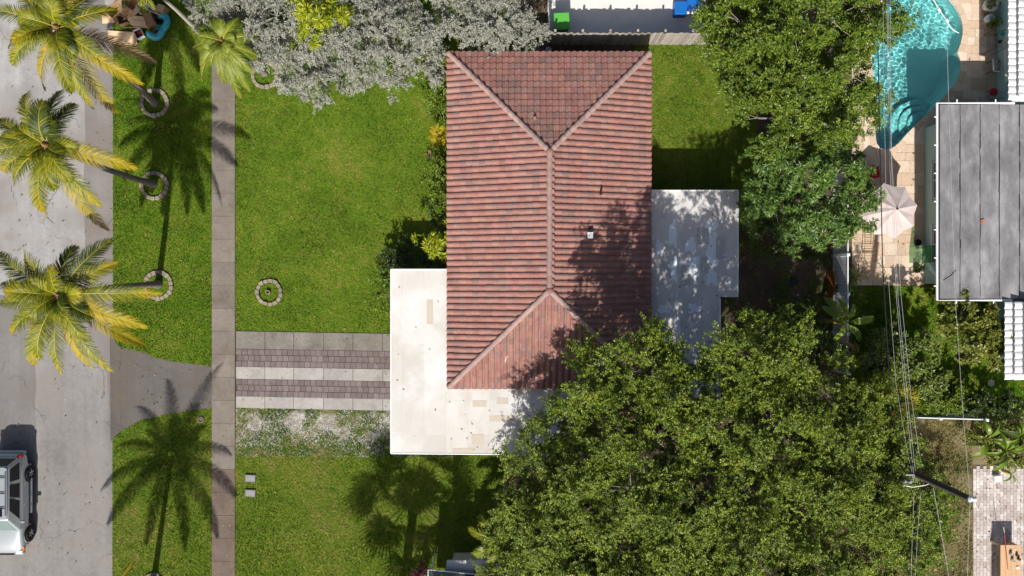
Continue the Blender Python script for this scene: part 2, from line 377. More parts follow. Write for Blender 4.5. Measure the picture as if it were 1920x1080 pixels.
# ================================================================== THE SETTING
POOL_PX = [(1782, 0), (1797, 22), (1804, 42), (1805, 62), (1801, 82), (1795, 97), (1800, 110), (1802, 127), (1797, 147), (1787, 160), (1777, 175), (1757, 195),
           (1736, 216), (1715, 237), (1700, 252), (1685, 269), (1672, 279), (1660, 282), (1650, 279), (1643, 270), (1640, 250), (1640, 225), (1640, 170), (1633, 110), (1640, 50), (1655, 0), (1690, -50), (1740, -45)]
def smooth_poly(px, n=3, keep=()):
    pts = [Vector((a, b)) for a, b in px]
    out = []
    N = len(pts)
    for i in range(N):
        p0, p1, p2, p3 = pts[i - 1], pts[i], pts[(i + 1) % N], pts[(i + 2) % N]
        if i in keep: p0 = p1
        if (i + 1) % N in keep: p3 = p2
        for k in range(n):
            t = k / n
            out.append(0.5 * ((2 * p1) + (p2 - p0) * t + (2 * p0 - 5 * p1 + 4 * p2 - p3) * t * t + (3 * p1 - p0 - 3 * p2 + p3) * t ** 3))
    return [(v.x, v.y) for v in out]
POOL = gp(*smooth_poly(POOL_PX, 3, keep=(5,)))
M['rough'] = turf_mat('rough_grassland', (.06, .085, .018), (.10, .12, .03), (.17, .15, .065))
sheet('ground', [[(-300, -300), (300, -300), (300, 300), (-300, 300)]], -0.03, M['rough'], holes=[POOL])
sheet('back_yard', [gp((1000, -60), (1596, -60), (1596, 849), (1000, 849))], -0.022, M['soil'])
# road and its older edge strip
sheet('road', [gp((-260, -1500), (214, -1500), (214, 2600), (-260, 2600))], -0.012, M['asphalt'])
edge = [(158, -700)] + [(158 + 2 * math.sin(i * 1.7), -700 + i * 60) for i in range(1, 22)]
edge = [p for p in edge if p[1] < 620] + [(168, 640), (200, 700), (205, 800), (200, 830)]
sheet('road_shoulder', [gp(*(edge + [(213, 830), (213, -700)]))], -0.008, M['asphalt_edge'])
APR_T = [(206, 612), (210, 625), (217, 642), (227, 653), (243, 655), (262, 658), (285, 668), (310, 675), (345, 681), (372, 684), (399, 687)]
APR_B = [(399, 765), (372, 768), (340, 772), (310, 777), (285, 783), (262, 789), (245, 797), (230, 806), (216, 817), (207, 830)]
def jit(pts, a=1.2, n=4, seed=1):
    rr = random.Random(seed); o = []
    for (x0, y0), (x1, y1) in zip(pts[:-1], pts[1:]):
        for k in range(n):
            t = k / n; o.append((x0 + (x1 - x0) * t + rr.uniform(-a, a) * .6, y0 + (y1 - y0) * t + rr.uniform(-a, a)))
    return o + [pts[-1]]
aT, aB = jit(APR_T, 1.3, 4, 2), jit(APR_B, 1.3, 4, 3)
sheet('driveway_apron', [gp(*(aT + aB))], 0.004, M['apron'])
# the crack between road and apron, filled with dirt
cr = MB(); rr = random.Random(5); pts = [P(226 + rr.uniform(-1.2, 1.2) + 2 * math.sin(y / 30), y, .006) for y in range(655, 806, 6)]
for a, b in zip(pts[:-1], pts[1:]):
    wd = rr.uniform(.012, .04); cr.quad(a - Vector((wd, 0, 0)), a + Vector((wd, 0, 0)), b + Vector((wd, 0, 0)), b - Vector((wd, 0, 0)))
o = cr.build('dirt_seam', M['soil']); o['kind'] = 'structure'
# darker repair patch on the road with a straight edge
sheet('road_patch', [gp(*([(-120, 540), (66, 560)] + [(66 + 1.5 * math.sin(y * .7), y) for y in range(580, 1000, 20)] + [(66, 1010), (-120, 1010)]))], -0.006, asphalt('darker_asphalt_patch', (.13, .122, .118), (.235, .222, .215), (.17, .15, .135)))
# lawns
VN = gp(*([(211, -600), (398.3, -600), (398.3, 687)] + [p for p in aT[::-1]][1:-1] + [(212, 606)]))
VS = gp(*([(398.3, 765)] + aB[1:-1] + [(211, 823), (211, 1700), (398.3, 1700)]))
FL = gp((440.4, -600), (1000, -600), (1000, 642), (733, 627.3), (440.4, 622))
GV = gp((442, 764), (860, 774), (860, 858), (442, 856))
SL = gp(*([(440.4, 836)] + [(455 + 18 * k, 838 + 6 * math.sin(k * 1.9) + 5 * math.sin(k * 4.1) + (8 if k > 12 else 0)) for k in range(24)] + [(885, 853), (952, 853), (952, 900), (985, 900), (985, 1700), (440.4, 1700)]))
EL = gp((1190, 84), (1420, 84), (1420, 420), (1190, 420))
M['litter'] = turf_mat('gap_shade_leaf_litter', (.025, .02, .012), (.05, .038, .024), (.09, .068, .045))  # leaf litter darkened so gaps in the big tree look deeply shaded
sheet('lawn_verge', [VN], 0.0, M['turf']); sheet('lawn_verge_south', [VS], 0.0, M['turf'])
sheet('lawn_front', [FL], 0.0, M['turf']); sheet('lawn_south', [SL], 0.0, M['turf'])
sheet('lawn_back', [EL], -0.01, M['turf'])
def gravel_mat():
    t = NT('shell_gravel'); v = t.n('ShaderNodeTexVoronoi'); v.inputs['Scale'].default_value = 13; t.l(t.pos(), v.inputs['Vector'])
    bw_ = t.n('ShaderNodeRGBToBW'); t.l(v.outputs['Color'], bw_.inputs[0])
    c = t.mix(.45, t.ramp(t.noise(1.6, 5, .7), [(.3, (.21, .17, .12)), (.52, (.33, .29, .24)), (.7, (.44, .40, .35))]), bw_.outputs[0], 'OVERLAY')
    hs = t.n('ShaderNodeHueSaturation'); hs.inputs['Saturation'].default_value = .6; t.l(c, hs.inputs['Color'])
    col = t.mix(t.ramp(t.noise(1.1, 6, .7, dist=.4), [(.46, 0.0), (.60, .95)]), hs.outputs[0], (.13, .125, .05))
    return t.finish(col, .9, .2, bump=v.outputs['Distance'], bstr=.8, bdist=.03)
M['gravel'] = gravel_mat()
o = sheet('gravel_strip', [GV], 0.002, M['gravel']); o['kind'] = 'structure'
sheet('yard_soil', [gp((1000, 850), (1590, 850), (1590, 1700), (1000, 1700))], -0.016, M['litter'])
RL = gp((1600, 537), (1748, 537), (1756, 566), (1872, 566), (1872, 700), (1920, 715), (2000, 720), (2000, 770), (1600, 770))
sheet('lawn_neighbour', [RL], -0.012, M['turf'])
DL = gp((1600, 786), (2050, 786), (2050, 1500), (1600, 1500))
sheet('dry_yard', [DL], -0.012, M['dry_turf'])
sheet('neighbour_patio_slab', [gp((1027, -300), (1340, -300), (1340, 80), (1027, 80))], 0.01, M['slab_white'])
sheet('planting_bed', [gp((960, -200), (1022, -200), (1022, 85), (960, 85))], 0.006, M['soil'])

def fbm(x, y, s, seed=0):
    """cheap smooth pseudo-noise 0..1"""
    r = np.random.RandomState(seed); v = np.zeros_like(x)
    for k in range(7):
        a = r.uniform(0, 6.28); f = s * r.uniform(.6, 2.4); p = r.uniform(0, 6.28); q = r.uniform(0, 6.28)
        v += np.sin((x * math.cos(a) + y * math.sin(a)) * f + p + 1.6 * np.sin((x * math.sin(a) - y * math.cos(a)) * f * .6 + q))
    return .5 + v / 9.0
def grass(name, poly, density, mat, hmin, hmax, label, seed, z=0.0, mask=None, clip=(-290, 2210, -170, 1250), wid=.026):
    rs = np.random.RandomState(seed)
    xs = [p[0] for p in poly]; ys = [p[1] for p in poly]
    c0, c1 = G(clip[0], clip[2]), G(clip[1], clip[3])
    x0, x1 = max(min(xs), c0.x), min(max(xs), c1.x); y0, y1 = max(min(ys), c1.y), min(max(ys), c0.y)
    n = int((x1 - x0) * (y1 - y0) * density)
    x = rs.uniform(x0, x1, n); y = rs.uniform(y0, y1, n)
    k = inpoly(x, y, poly)
    if mask is not None: k &= mask(x, y, rs.uniform(0, 1, n))
    x, y = x[k], y[k]; n = len(x)
    a = rs.uniform(0, 6.283, n); h = rs.uniform(hmin, hmax, n); w_ = wid * rs.uniform(.6, 1.3, n); lean = rs.uniform(.5, 1.8, n) * h; la = rs.uniform(0, 6.283, n)
    v = np.zeros((n, 3, 3), np.float32)
    v[:, 0, 0] = x - np.cos(a) * w_; v[:, 0, 1] = y - np.sin(a) * w_; v[:, 1, 0] = x + np.cos(a) * w_; v[:, 1, 1] = y + np.sin(a) * w_
    v[:, :2, 2] = z; v[:, 2, 0] = x + np.cos(la) * lean; v[:, 2, 1] = y + np.sin(la) * lean; v[:, 2, 2] = z + h
    me = np_mesh(name, v.reshape(-1, 3), np.full(n, 3), np.arange(3 * n), mat)
    o = link(name, me); return tag(o, label, 'grass', None, 'stuff')
def notrunk(x, y, r): return r < 2
grass('verge_grass', VN, 900, M['grass_lush'], .02, .05, 'short green grass of the street verge with three ringed palms', 1)
grass('verge_grass', VS, 900, M['grass_dry'], .02, .05, 'yellowing grass of the street verge below the asphalt apron', 2)
grass('lawn_grass', FL, 850, M['grass'], .02, .045, 'mown green front lawn between sidewalk and tiled roof house', 3, mask=lambda x, y, r: x < G(842, 0).x)
grass('lawn_grass', SL, 800, M['grass_dry'], .02, .05, 'yellow-green lawn south of the driveway holding the fan palm shadow', 4)
grass('lawn_grass', EL, 850, M['grass_dry'], .02, .05, 'bright grass patch behind the tiled roof house', 5, z=-.01, mask=lambda x, y, r: r < 1.1 - np.clip((x - G(1335, 0).x) / 2.2, 0, 1) * (1.0 - .5 * fbm(x, y, 2.2, 3)))
grass('sparse_grass', GV, 850, M['grass_dry'], .03, .07, 'tufts of grass growing through the pale gravel strip', 6,
      mask=lambda x, y, r: r < np.clip((fbm(x, y, 2.6, 9) - .36) * 2.4 + 1.0 * np.clip((G(0, 804).y - y) / .9, 0, 1) + .8 * np.clip((y - G(0, 778).y) / .25, 0, 1), 0.03, 1))
grass('neighbour_grass', RL, 800, M['grass'], .03, .08, 'thin shaded grass by the grey flat roof house', 7, z=-.01, mask=lambda x, y, r: r < np.clip((fbm(x, y, 1.6, 4) - .1) * 2.4, .25, 1))
grass('dry_grass', DL, 650, M['grass_dead'], .03, .09, 'dry brownish grass beside the utility pole', 8, z=-.01, mask=lambda x, y, r: (x < G(1823, 0).x) & (r < np.clip((fbm(x, y, 1.8, 6) - .1) * 1.6, .1, 1)))
grass('yard_grass', gp((1380, 400), (1562, 400), (1562, 640), (1350, 640)), 500, M['grass'], .03, .09, 'patchy shaded grass beyond the patched flat roof', 10, z=-.025, mask=lambda x, y, r: r < np.clip((fbm(x, y, 1.5, 8) - .42) * 3, .0, .9))

# sidewalk of slabs
side = sheet('sidewalk', [gp((397, -700), (441.5, -700), (441.5, 1700), (397, 1700))], 0.006, M['soil'])
sw = MB(); hw = 21.6 / PPM; hh = 21.42 / PPM
sw.box((0, 0, .02), (2 * hw, 2 * hh, .05))
slab_o = sw.build('slab', M['walk'], side, bevel=.006); slab_me = slab_o.data; slab_br = slab_me.copy(); slab_br.materials[0] = M['walk_brown']
first = True
for k in range(-6, 33):
    y = 21 + k * 43.1 - 25
    c = G(419.3, y)
    if first: so = slab_o; first = False
    else: so = link('slab', slab_br if y > 880 else slab_me, side)
    so.location = (c.x, c.y, random.uniform(-.004, .003))
# driveway: three concrete strips and two bands of pavers
drv = sheet('driveway', [gp((442.5, 620.5), (733, 625.7), (870, 628), (870, 774), (733, 770), (442.5, 764))], 0.006, M['soil'])
def dy(x, yl, yr): return yl + (yr - yl) * (x - 442) / 290.0
JX = [442.6, 497, 551, 607, 662, 718, 774, 830, 868]
for yl0, yr0, yl1, yr1, mt in ((620.8, 625.7, 653.6, 658.2, 'drive_dark'), (687.4, 692.2, 709.8, 714.8, 'drive_light'), (742.9, 748.2, 764, 770, 'drive_light')):
    for a, b in zip(JX[:-1], JX[1:]):
        m = MB(); a_, b_ = a + .35, b - .35
        m.prism([P(a_, dy(a_, yl1, yr1)), P(b_, dy(b_, yl1, yr1)), P(b_, dy(b_, yl0, yr0)), P(a_, dy(a_, yl0, yr0))], -.02, .04 + random.uniform(-.002, .002))
        m.build('concrete_slab', M[mt], drv, bevel=.005)
pv = MB(); pw, ph = 10.72 / PPM, 11.0 / PPM
pv.box((0, 0, .0), (pw - .012, ph - .012, .06)); pvo = pv.build('paver', M['paver'], drv, bevel=.008); pv_me = pvo.data; used = False
for yl, yr in ((653.9, 658.4), (709.9, 715)):
    for r_ in range(3):
        for c_ in range(39):
            x = 442.8 + 5.36 + c_ * 10.72 + (2.5 if r_ == 1 else 0)
            if x > 862: continue
            q = P(x, dy(x, yl, yr) + 5.55 + r_ * 11.1)
            if not used: po = pvo; used = True
            else: po = link('paver', pv_me, drv)
            po.location = (q.x, q.y, .012 + random.uniform(-.004, .004)); po.rotation_euler = (random.uniform(-.012, .012), random.uniform(-.012, .012), -.0165)
# brick path south of the carport
bp = sheet('path', [gp((948, 850), (978, 850), (974, 960), (940, 960))], 0.008, M['soil'])
bk = MB(); bk.box((0, 0, 0), (.24, .245, .05)); bko = bk.build('brick', M['brick_red'], bp, bevel=.006); bk_me = bko.data; used = False
for r_ in range(11):
    for c_ in range(3):
        q = P(953.5 + c_ * 9.8 - r_ * .8, 851 + r_ * 9.9)
        o = bko if not used else link('brick', bk_me, bp); used = True
        o.location = (q.x, q.y, .012 + random.uniform(-.003, .003)); o.rotation_euler.z = random.uniform(-.03, .03)

# ------------------------------------------------------------------ pool and deck
def plaster():
    t = NT('pool_plaster'); c = t.ramp(t.noise(1.2, 4), [(.3, (.72, .86, .86)), (.7, (.82, .91, .90))])
    return t.finish(c, .7, .2)
M['plaster'] = plaster()
def water():
    t = NT('pool_water'); g = t.n('ShaderNodeBsdfGlass'); g.inputs['IOR'].default_value = 1.33; g.inputs['Roughness'].default_value = 0.0
    g.inputs['Color'].default_value = (.56, .96, .965, 1); t.l(g.outputs[0], t.out.inputs[0]); return t.m
M['water'] = water()
pc = G(1720, 130)
pool = empty('swimming_pool', (pc.x, pc.y, 0), 'curvy turquoise swimming pool partly under the big yellow-green tree', 'pool')
m = MB(); N = len(POOL); cx_ = sum(p[0] for p in POOL) / N; cy_ = sum(p[1] for p in POOL) / N
rings = [(1.0, .0), (1.0, -.75), (.93, -1.15), (.8, -1.35)]
vs = [(cx_ + (x - cx_) * s_, cy_ + (y - cy_) * s_, z_) for s_, z_ in rings for x, y in POOL]
fs = [(i * N + k, i * N + (k + 1) % N, (i + 1) * N + (k + 1) % N, (i + 1) * N + k) for i in range(3) for k in range(N)] + [tuple(3 * N + k for k in range(N))]
m.add(vs, fs); m.build('pool_shell', M['plaster'], pool)
for rad, dz in ((24, -.30), (37, -.55), (50, -.82)):
    m = MB(); c = G(1730, 232); rr_ = rad / PPM
    m.lathe((c.x, c.y, 0), [(rr_, -1.36), (rr_, dz - .03), (rr_ - .03, dz)], 48); m.build('pool_step', M['plaster'], pool)
wat = sheet('water', [POOL], -.10, M['water'])
bm = bmesh.new(); bm.from_mesh(wat.data); st_ = .04
for ax in (0, 1):
    lo, hi = min(p[ax] for p in POOL), max(p[ax] for p in POOL); q_ = lo + st_ * .37
    while q_ < hi:
        co = [0, 0, 0]; no = [0, 0, 0]; co[ax] = q_; no[ax] = 1
        bmesh.ops.bisect_plane(bm, geom=bm.verts[:] + bm.edges[:] + bm.faces[:], plane_co=co, plane_no=no); q_ += st_
rs_ = np.random.RandomState(2); WV = [(rs_.uniform(0, 6.28), rs_.uniform(16, 38), rs_.uniform(0, 6.28)) for _ in range(16)]
for v in bm.verts: v.co.z += .026 * sum(math.sin((v.co.x * math.cos(a) + v.co.y * math.sin(a)) * f + p) / f for a, f, p in WV)
for f in bm.faces: f.smooth = True
bm.to_mesh(wat.data); bm.free()
wat.cycles.is_caustics_caster = True
for o in pool.children: o.cycles.is_caustics_receiver = True
deck = sheet('pool_deck', [gp((1597, -200), (1868, -200), (1868, 262), (1733, 262), (1733, 535), (1597, 535))], 0.012, M['trav'], holes=[POOL])
tmeshes = {}
rr = random.Random(11); y = -70.0
pxp = np.array(POOL)
while y < 534:
    hpx = rr.choice((15.5, 15.5, 23)); hpx = min(hpx, 535 - y)
    x = 1597.0
    xmax = 1868 if y + hpx < 262 else 1733
    while x < xmax - 2:
        wpx = min(rr.choice((15.5, 23, 23, 31)), xmax - x)
        if xmax - (x + wpx) < 6: wpx = xmax - x
        ok = True
        gx, gy = np.meshgrid(np.linspace(x, x + wpx, 4), np.linspace(y, y + hpx, 4))
        wx = (gx - 960) / PPM; wy = (540 - gy) / PPM
        if inpoly(wx.ravel(), wy.ravel(), POOL).any(): ok = False
        if ok and hpx > 4:
            key = (round(wpx, 1), round(hpx, 1))
            if key not in tmeshes:
                q = MB(); q.box((0, 0, 0), (wpx / PPM - .012, hpx / PPM - .012, .04))
                ob = q.build('tile', M['trav'], deck, bevel=.004); tmeshes[key] = ob.data
            else: ob = link('tile', tmeshes[key], deck)
            c = G(x + wpx / 2, y + hpx / 2); ob.location = (c.x, c.y, .014 + rr.uniform(-.0015, .0015))
        x += wpx
    y += hpx
# coping stones round the pool
step = 0; acc = 0
L = [Vector((*p, 0)) for p in POOL]
# resample the outline
dense = []
for i in range(len(L)):
    a, b = L[i], L[(i + 1) % len(L)]; n_ = max(1, int((b - a).length / .05))
    dense += [a.lerp(b, k / n_) for k in range(n_)]
cen = Vector((cx_, cy_, 0)); i = 0; SEG = 8
def outn(j):
    t = dense[(j + 2) % len(dense)] - dense[(j - 2) % len(dense)]; n_ = Vector((t.y, -t.x, 0)).normalized()
    q = dense[j % len(dense)] + n_ * .06
    return -n_ if bool(inpoly(np.array([q.x]), np.array([q.y]), POOL)[0]) else n_
while i < len(dense):
    ids = [i + k for k in range(SEG + 1)]
    inn = [dense[j % len(dense)] - outn(j) * .02 for j in ids]; out_ = [dense[j % len(dense)] + outn(j) * .27 for j in ids]
    sel = [0, SEG // 2, SEG]
    inn = [inn[k] for k in sel]; out_ = [out_[k] for k in sel]
    inn[0] = inn[0].lerp(inn[1], .03); inn[2] = inn[2].lerp(inn[1], .03); out_[0] = out_[0].lerp(out_[1], .03); out_[2] = out_[2].lerp(out_[1], .03)
    pl = inn + out_[::-1]
    ar = sum(pl[k].x * pl[(k + 1) % 6].y - pl[(k + 1) % 6].x * pl[k].y for k in range(6))
    if ar < 0: pl = pl[::-1]
    m = MB(); m.prism(pl, -.03, .042 + rr.uniform(-.001, .001)); m.build('coping_stone', M['trav'], deck)
    i += SEG
# brick patio lower right
pat = sheet('brick_patio', [gp((1823, 872), (2010, 872), (2010, 1300), (1827, 1300))], 0.0, M['soil'])
m = MB(); rr = random.Random(4); bw, bh = 6.3, 10.6
for ci in range(30):
    for ri in range(40):
        x = 1824 + ci * bw + .01 * ri; yy = 868 + ri * bh + (bh / 2 if ci % 2 else 0)
        if yy > 1280 or yy < 872: continue
        c = G(x + bw / 2, yy + bh / 2); m.box((c.x, c.y, .012 + rr.uniform(-.003, .003)), (bw / PPM - .012, bh / PPM - .012, .04))
o = m.build('brick', M['brick_lt'], pat); o['kind'] = 'stuff'

# fallen leaves
def litter(name, rects, n, cols, lb, seed, z):
    rs = np.random.RandomState(seed); xs = []; ys = []
    for (x0, y0, x1, y1, k) in rects: xs.append(rs.uniform(x0, x1, k)); ys.append(rs.uniform(y0, y1, k))
    x = (np.concatenate(xs) - 960) / PPM; y = (540 - np.concatenate(ys)) / PPM; n = len(x); a = rs.uniform(0, 6.28, n); L = rs.uniform(.03, .085, n); W = L * rs.uniform(.35, .6, n)
    v = np.zeros((n, 4, 3), np.float32); d = np.stack([np.cos(a), np.sin(a)], 1); s = np.stack([-np.sin(a), np.cos(a)], 1)
    for k, (u, w_) in enumerate(((-1, 0), (0, 1), (1, 0), (0, -1))): v[:, k, :2] = np.stack([x, y], 1) + d * (L * u * .8)[:, None] + s * (W * w_ * .8)[:, None]; v[:, k, 2] = z + rs.uniform(.002, .02, n)
    me = np_mesh(name, v.reshape(-1, 3), np.full(n, 4), np.arange(4 * n), cols); return tag(link(name, me), lb, 'leaves', None, 'stuff')
M['dead_leaf'] = leafmat('dead_leaf', [(.1, (.10, .065, .035)), (.5, (.26, .17, .08)), (.9, (.42, .33, .16))], .1, .8, .1)
litter('fallen_leaves', [(212, 0, 396, 650, 160), (212, 830, 396, 1080, 70), (445, 190, 835, 620, 240), (445, 870, 940, 1080, 160), (1222, 90, 1380, 270, 90)], 0, M['dead_leaf'], 'scattered dry leaves lying on the lawns', 3, .035)
litter('fallen_leaves', [(20, 0, 212, 1080, 170), (398, 0, 440, 1080, 60), (230, 680, 396, 765, 40), (445, 625, 730, 768, 60), (1600, 300, 1730, 530, 60), (1826, 880, 1918, 1078, 90)], 0, M['dead_leaf'], 'scattered dry leaves lying on road and paving', 4, .042)

litter('roof_litter', [(740, 512, 838, 840, 10), (850, 735, 1000, 845, 26)], 0, M['dead_leaf'], 'few dry leaves blown onto the white flat roof', 5, 2.462)
litter('roof_litter', [(1225, 362, 1345, 620, 45)], 0, M['dead_leaf'], 'dry leaves lying on the patched grey flat roof', 6, 2.362)

# ================================================================== BUILDINGS
# ---- the tiled-roof house
ZE, ZR = 2.7, 4.25
X0, X1, Y0, Y1 = P(841, 0, ZE).x, P(1218, 0, ZE).x, P(0, 726, ZE).y, P(0, 100, ZE).y
RX = P(1029.5, 0, ZR).x + .03; RYN, RYS = P(0, 284, ZR).y, P(0, 544, ZR).y
house = empty('house', ((X0 + X1) / 2, (Y0 + Y1) / 2, 0), 'single-storey house with a hipped terracotta tile roof and flat white side roofs', 'house')
IN = .62
hw_ = MB(); t_ = .2
for (ax, ay, bx, by) in ((X0 + IN, Y0 + IN, X1 - IN, Y0 + IN), (X1 - IN, Y0 + IN, X1 - IN, Y1 - IN), (X1 - IN, Y1 - IN, X0 + IN, Y1 - IN), (X0 + IN, Y1 - IN, X0 + IN, Y0 + IN)):
    c = ((ax + bx) / 2, (ay + by) / 2, 1.35); lx, ly = abs(bx - ax) + (t_ if ay == by else 0), abs(by - ay) - (t_ if ax == bx else 0)
    hw_.box(c, (max(lx, t_), max(ly, t_), 2.7))
hw_.build('wall', M['offwhite'], house)
def window(parent, c, wd, ht, axis, mats=('white', 'glass_dark'), mull=1):
    """window set in a wall; axis 'x' faces along x, sign gives the side"""
    s_ = 1 if axis[0] == '+' else -1; f = MB(); d = .05
    def bx(cc, u, v, th):
        dim = (th, u, v) if axis[1] == 'x' else (u, th, v); f.box(cc, dim)
    def at(u, v, off):
        return (c[0] + s_ * off, c[1] + u, c[2] + v) if axis[1] == 'x' else (c[0] + u, c[1] + s_ * off, c[2] + v)
    for u in (-wd / 2, wd / 2): bx(at(u, 0, .03), .07, ht + .07, .06)
    for v in (-ht / 2, ht / 2): bx(at(0, v, .031), wd - .07, .07, .06)
    for k in range(mull): bx(at(-wd / 2 + wd * (k + 1) / (mull + 1), 0, .03), .06, ht - .07, .05)
    fr = f.build('window', M[mats[0]], parent)
    for k in range(mull + 1):
        u = -wd / 2 + wd * (k + .5) / (mull + 1); f = MB(); bx(at(u, 0, .012), wd / (mull + 1) - .07, ht - .07, .012)
        f.build('pane', M[mats[1]], fr)
    f = MB(); bx(at(0, -ht / 2 - .07, .06), wd + .2, .06, .12); f.build('sill', M[mats[0]], fr)
for yy in (9, 6.4, 3.6): window(house, (X0 + IN - .1, yy, 1.5), 1.5, 1.1, '-x')
for yy in (9, 6.6): window(house, (X1 - IN + .1, yy, 1.5), 1.5, 1.1, '+x')
for xx in (-.5, 3.2): window(house, (xx, Y1 - IN + .1, 1.5), 1.4, 1.0, '+y')
m = MB(); m.box((X0 + IN - .13, .8, 1.05), (.06, 1.0, 2.1)); d_ = m.build('door', M['white'], house, bevel=.01)
m = MB(); m.tube([(X0 + IN - .2, .45, 1.0), (X0 + IN - .2, .35, 1.0)], .02); m.build('handle', M['chrome'], d_)
# roof deck
A, B_, C_, D_ = Vector((X0, Y0, ZE)), Vector((X1, Y0, ZE)), Vector((X1, Y1, ZE)), Vector((X0, Y1, ZE))
RN, RS = Vector((RX, RYN, ZR)), Vector((RX, RYS, ZR))
m = MB(); dz = Vector((0, 0, -.03)); inx = .04
def ins(v): return Vector((v.x + (inx if v.x < RX else -inx), v.y + (inx if v.y < 3 else -inx), v.z))
a, b, c, d = [ins(v) + dz for v in (A, B_, C_, D_)]
m.add([a, b, c, d, RN + dz, RS + dz, a + Vector((0, 0, -.16)), b + Vector((0, 0, -.16)), c + Vector((0, 0, -.16)), d + Vector((0, 0, -.16))],
      [(0, 1, 5), (1, 2, 4, 5), (2, 3, 4), (3, 0, 5, 4), (9, 8, 7, 6), (0, 6, 7, 1), (1, 7, 8, 2), (2, 8, 9, 3), (3, 9, 6, 0)])
roof = m.build('roof', plain('roof_underlay', (.13, .07, .055), .9), house)
# tile prototype: u across, v up the slope
TW, TE = .283, .318
PRO = [(0, 0.0), (.012, .028), (.05, .054), (.105, .066), (.16, .054), (.20, .028), (.213, .002), (.248, -.006), (TW + .004, .0)]
def tile_geo(L=TE * 1.13, lift=.034, th=.022):
    n = len(PRO); vs = []
    for v, lf in ((0.0, lift), (L, 0.0)):
        vs += [Vector((u, v, h + lf)) for u, h in PRO]
    vs += [Vector((u, 0.004, h + lift - th)) for u, h in PRO]
    fs = [(k, k + 1, n + k + 1, n + k) for k in range(n - 1)] + [(2 * n + k, 2 * n + k + 1, k + 1, k) for k in range(n - 1)]
    return vs, fs
TV, TF = tile_geo()
def slope_frame(p0, p1, ridge_pt):
    u = (p1 - p0).normalized(); up = (ridge_pt - p0); v = (up - u * up.dot(u)).normalized(); n = u.cross(v)
    if n.z < 0: n = -n
    return u, v, n
tm = bpy.data.meshes.new('tile'); tm.from_pydata([tuple(v) for v in TV], [], TF); tm.materials.append(M['tile'])
tm.polygons.foreach_set('use_smooth', [True] * len(TF)); tm.set_sharp_from_angle(angle=R(50))
def lay_tiles(p0, p1, q1, q0, roof_o, budget, field, off):
    """tiles on the slope p0->p1 (eave), q0..q1 (ridge ends)"""
    u, v, n = slope_frame(p0, p1, q0)
    width = (p1 - p0).length; hgt = (q0 - p0).dot(v)
    poly = [(0, 0), (width, 0), ((q1 - p0).dot(u), hgt), ((q0 - p0).dot(u), hgt)]
    made = 0; rows = int(hgt / TE) + 1; cols = int(width / TW) + 1
    rot = Matrix((u, v, n)).transposed()
    for j in range(rows):
        for i in range(cols):
            uu = i * TW + (width - cols * TW) / 2; vv = j * TE - .06
            cs = [(uu, vv + .08), (uu + TW, vv + .08), (uu + TW, vv + TE), (uu, vv + TE)]
            inside = inpoly(np.array([c[0] for c in cs]), np.array([c[1] for c in cs]), poly)
            if not inside.any(): continue
            base = p0 + u * uu + v * vv + n * .006 + Vector((random.uniform(-.004, .004), random.uniform(-.004, .004), random.uniform(-.003, .004)))
            if inside.all() and made < budget:
                o = link('tile', tm, roof_o); o.location = base - wloc(house)
                o.rotation_euler = (rot @ Matrix.Rotation(random.uniform(-.012, .012), 3, 'Z')).to_euler(); made += 1
                continue
            vs = [rot @ t for t in TV]; vs = [x + base for x in vs]
            if inside.all(): field.add(vs, TF); continue
            bm = bmesh.new(); bv = [bm.verts.new(x) for x in vs]
            for f in TF: bm.faces.new([bv[k] for k in f])
            for (e0, e1) in ((p0, q0), (p1, q1)):
                ed = (e1 - e0); ed = Vector((ed.x, ed.y, 0)); pn = Vector((ed.y, -ed.x, 0)).normalized()
                mid = (p0 + p1) / 2 + (q0 + q1) / 2 - (e0 + e1) * .5 - (e0 + e1) * .5
                if pn.dot(((p0 + p1 + q0 + q1) / 4) - e0) > 0: pn = -pn
                if abs(u.dot(Vector((ed.x, ed.y, 0)).normalized())) < .05: continue
                bmesh.ops.bisect_plane(bm, geom=bm.verts[:] + bm.edges[:] + bm.faces[:], plane_co=e0, plane_no=pn, clear_outer=True)
            bm.verts.ensure_lookup_table(); idx = {x: k for k, x in enumerate(bm.verts)}
            if len(bm.faces): field.add([x.co.copy() for x in bm.verts], [tuple(idx[x] for x in f.verts) for f in bm.faces])
            bm.free()
    return made
fld = MB()
k1 = lay_tiles(C_, D_, RN, RN, roof, 240, fld, 0)
k2 = lay_tiles(D_, A, RS, RN, roof, 300 - k1, fld, 0)
lay_tiles(A, B_, RS, RS, roof, 0, fld, 0)
lay_tiles(B_, C_, RN, RS, roof, 0, fld, 0)
fo = fld.build('tile_field', M['tile_field'], roof, smooth=True); fo['kind'] = 'stuff'
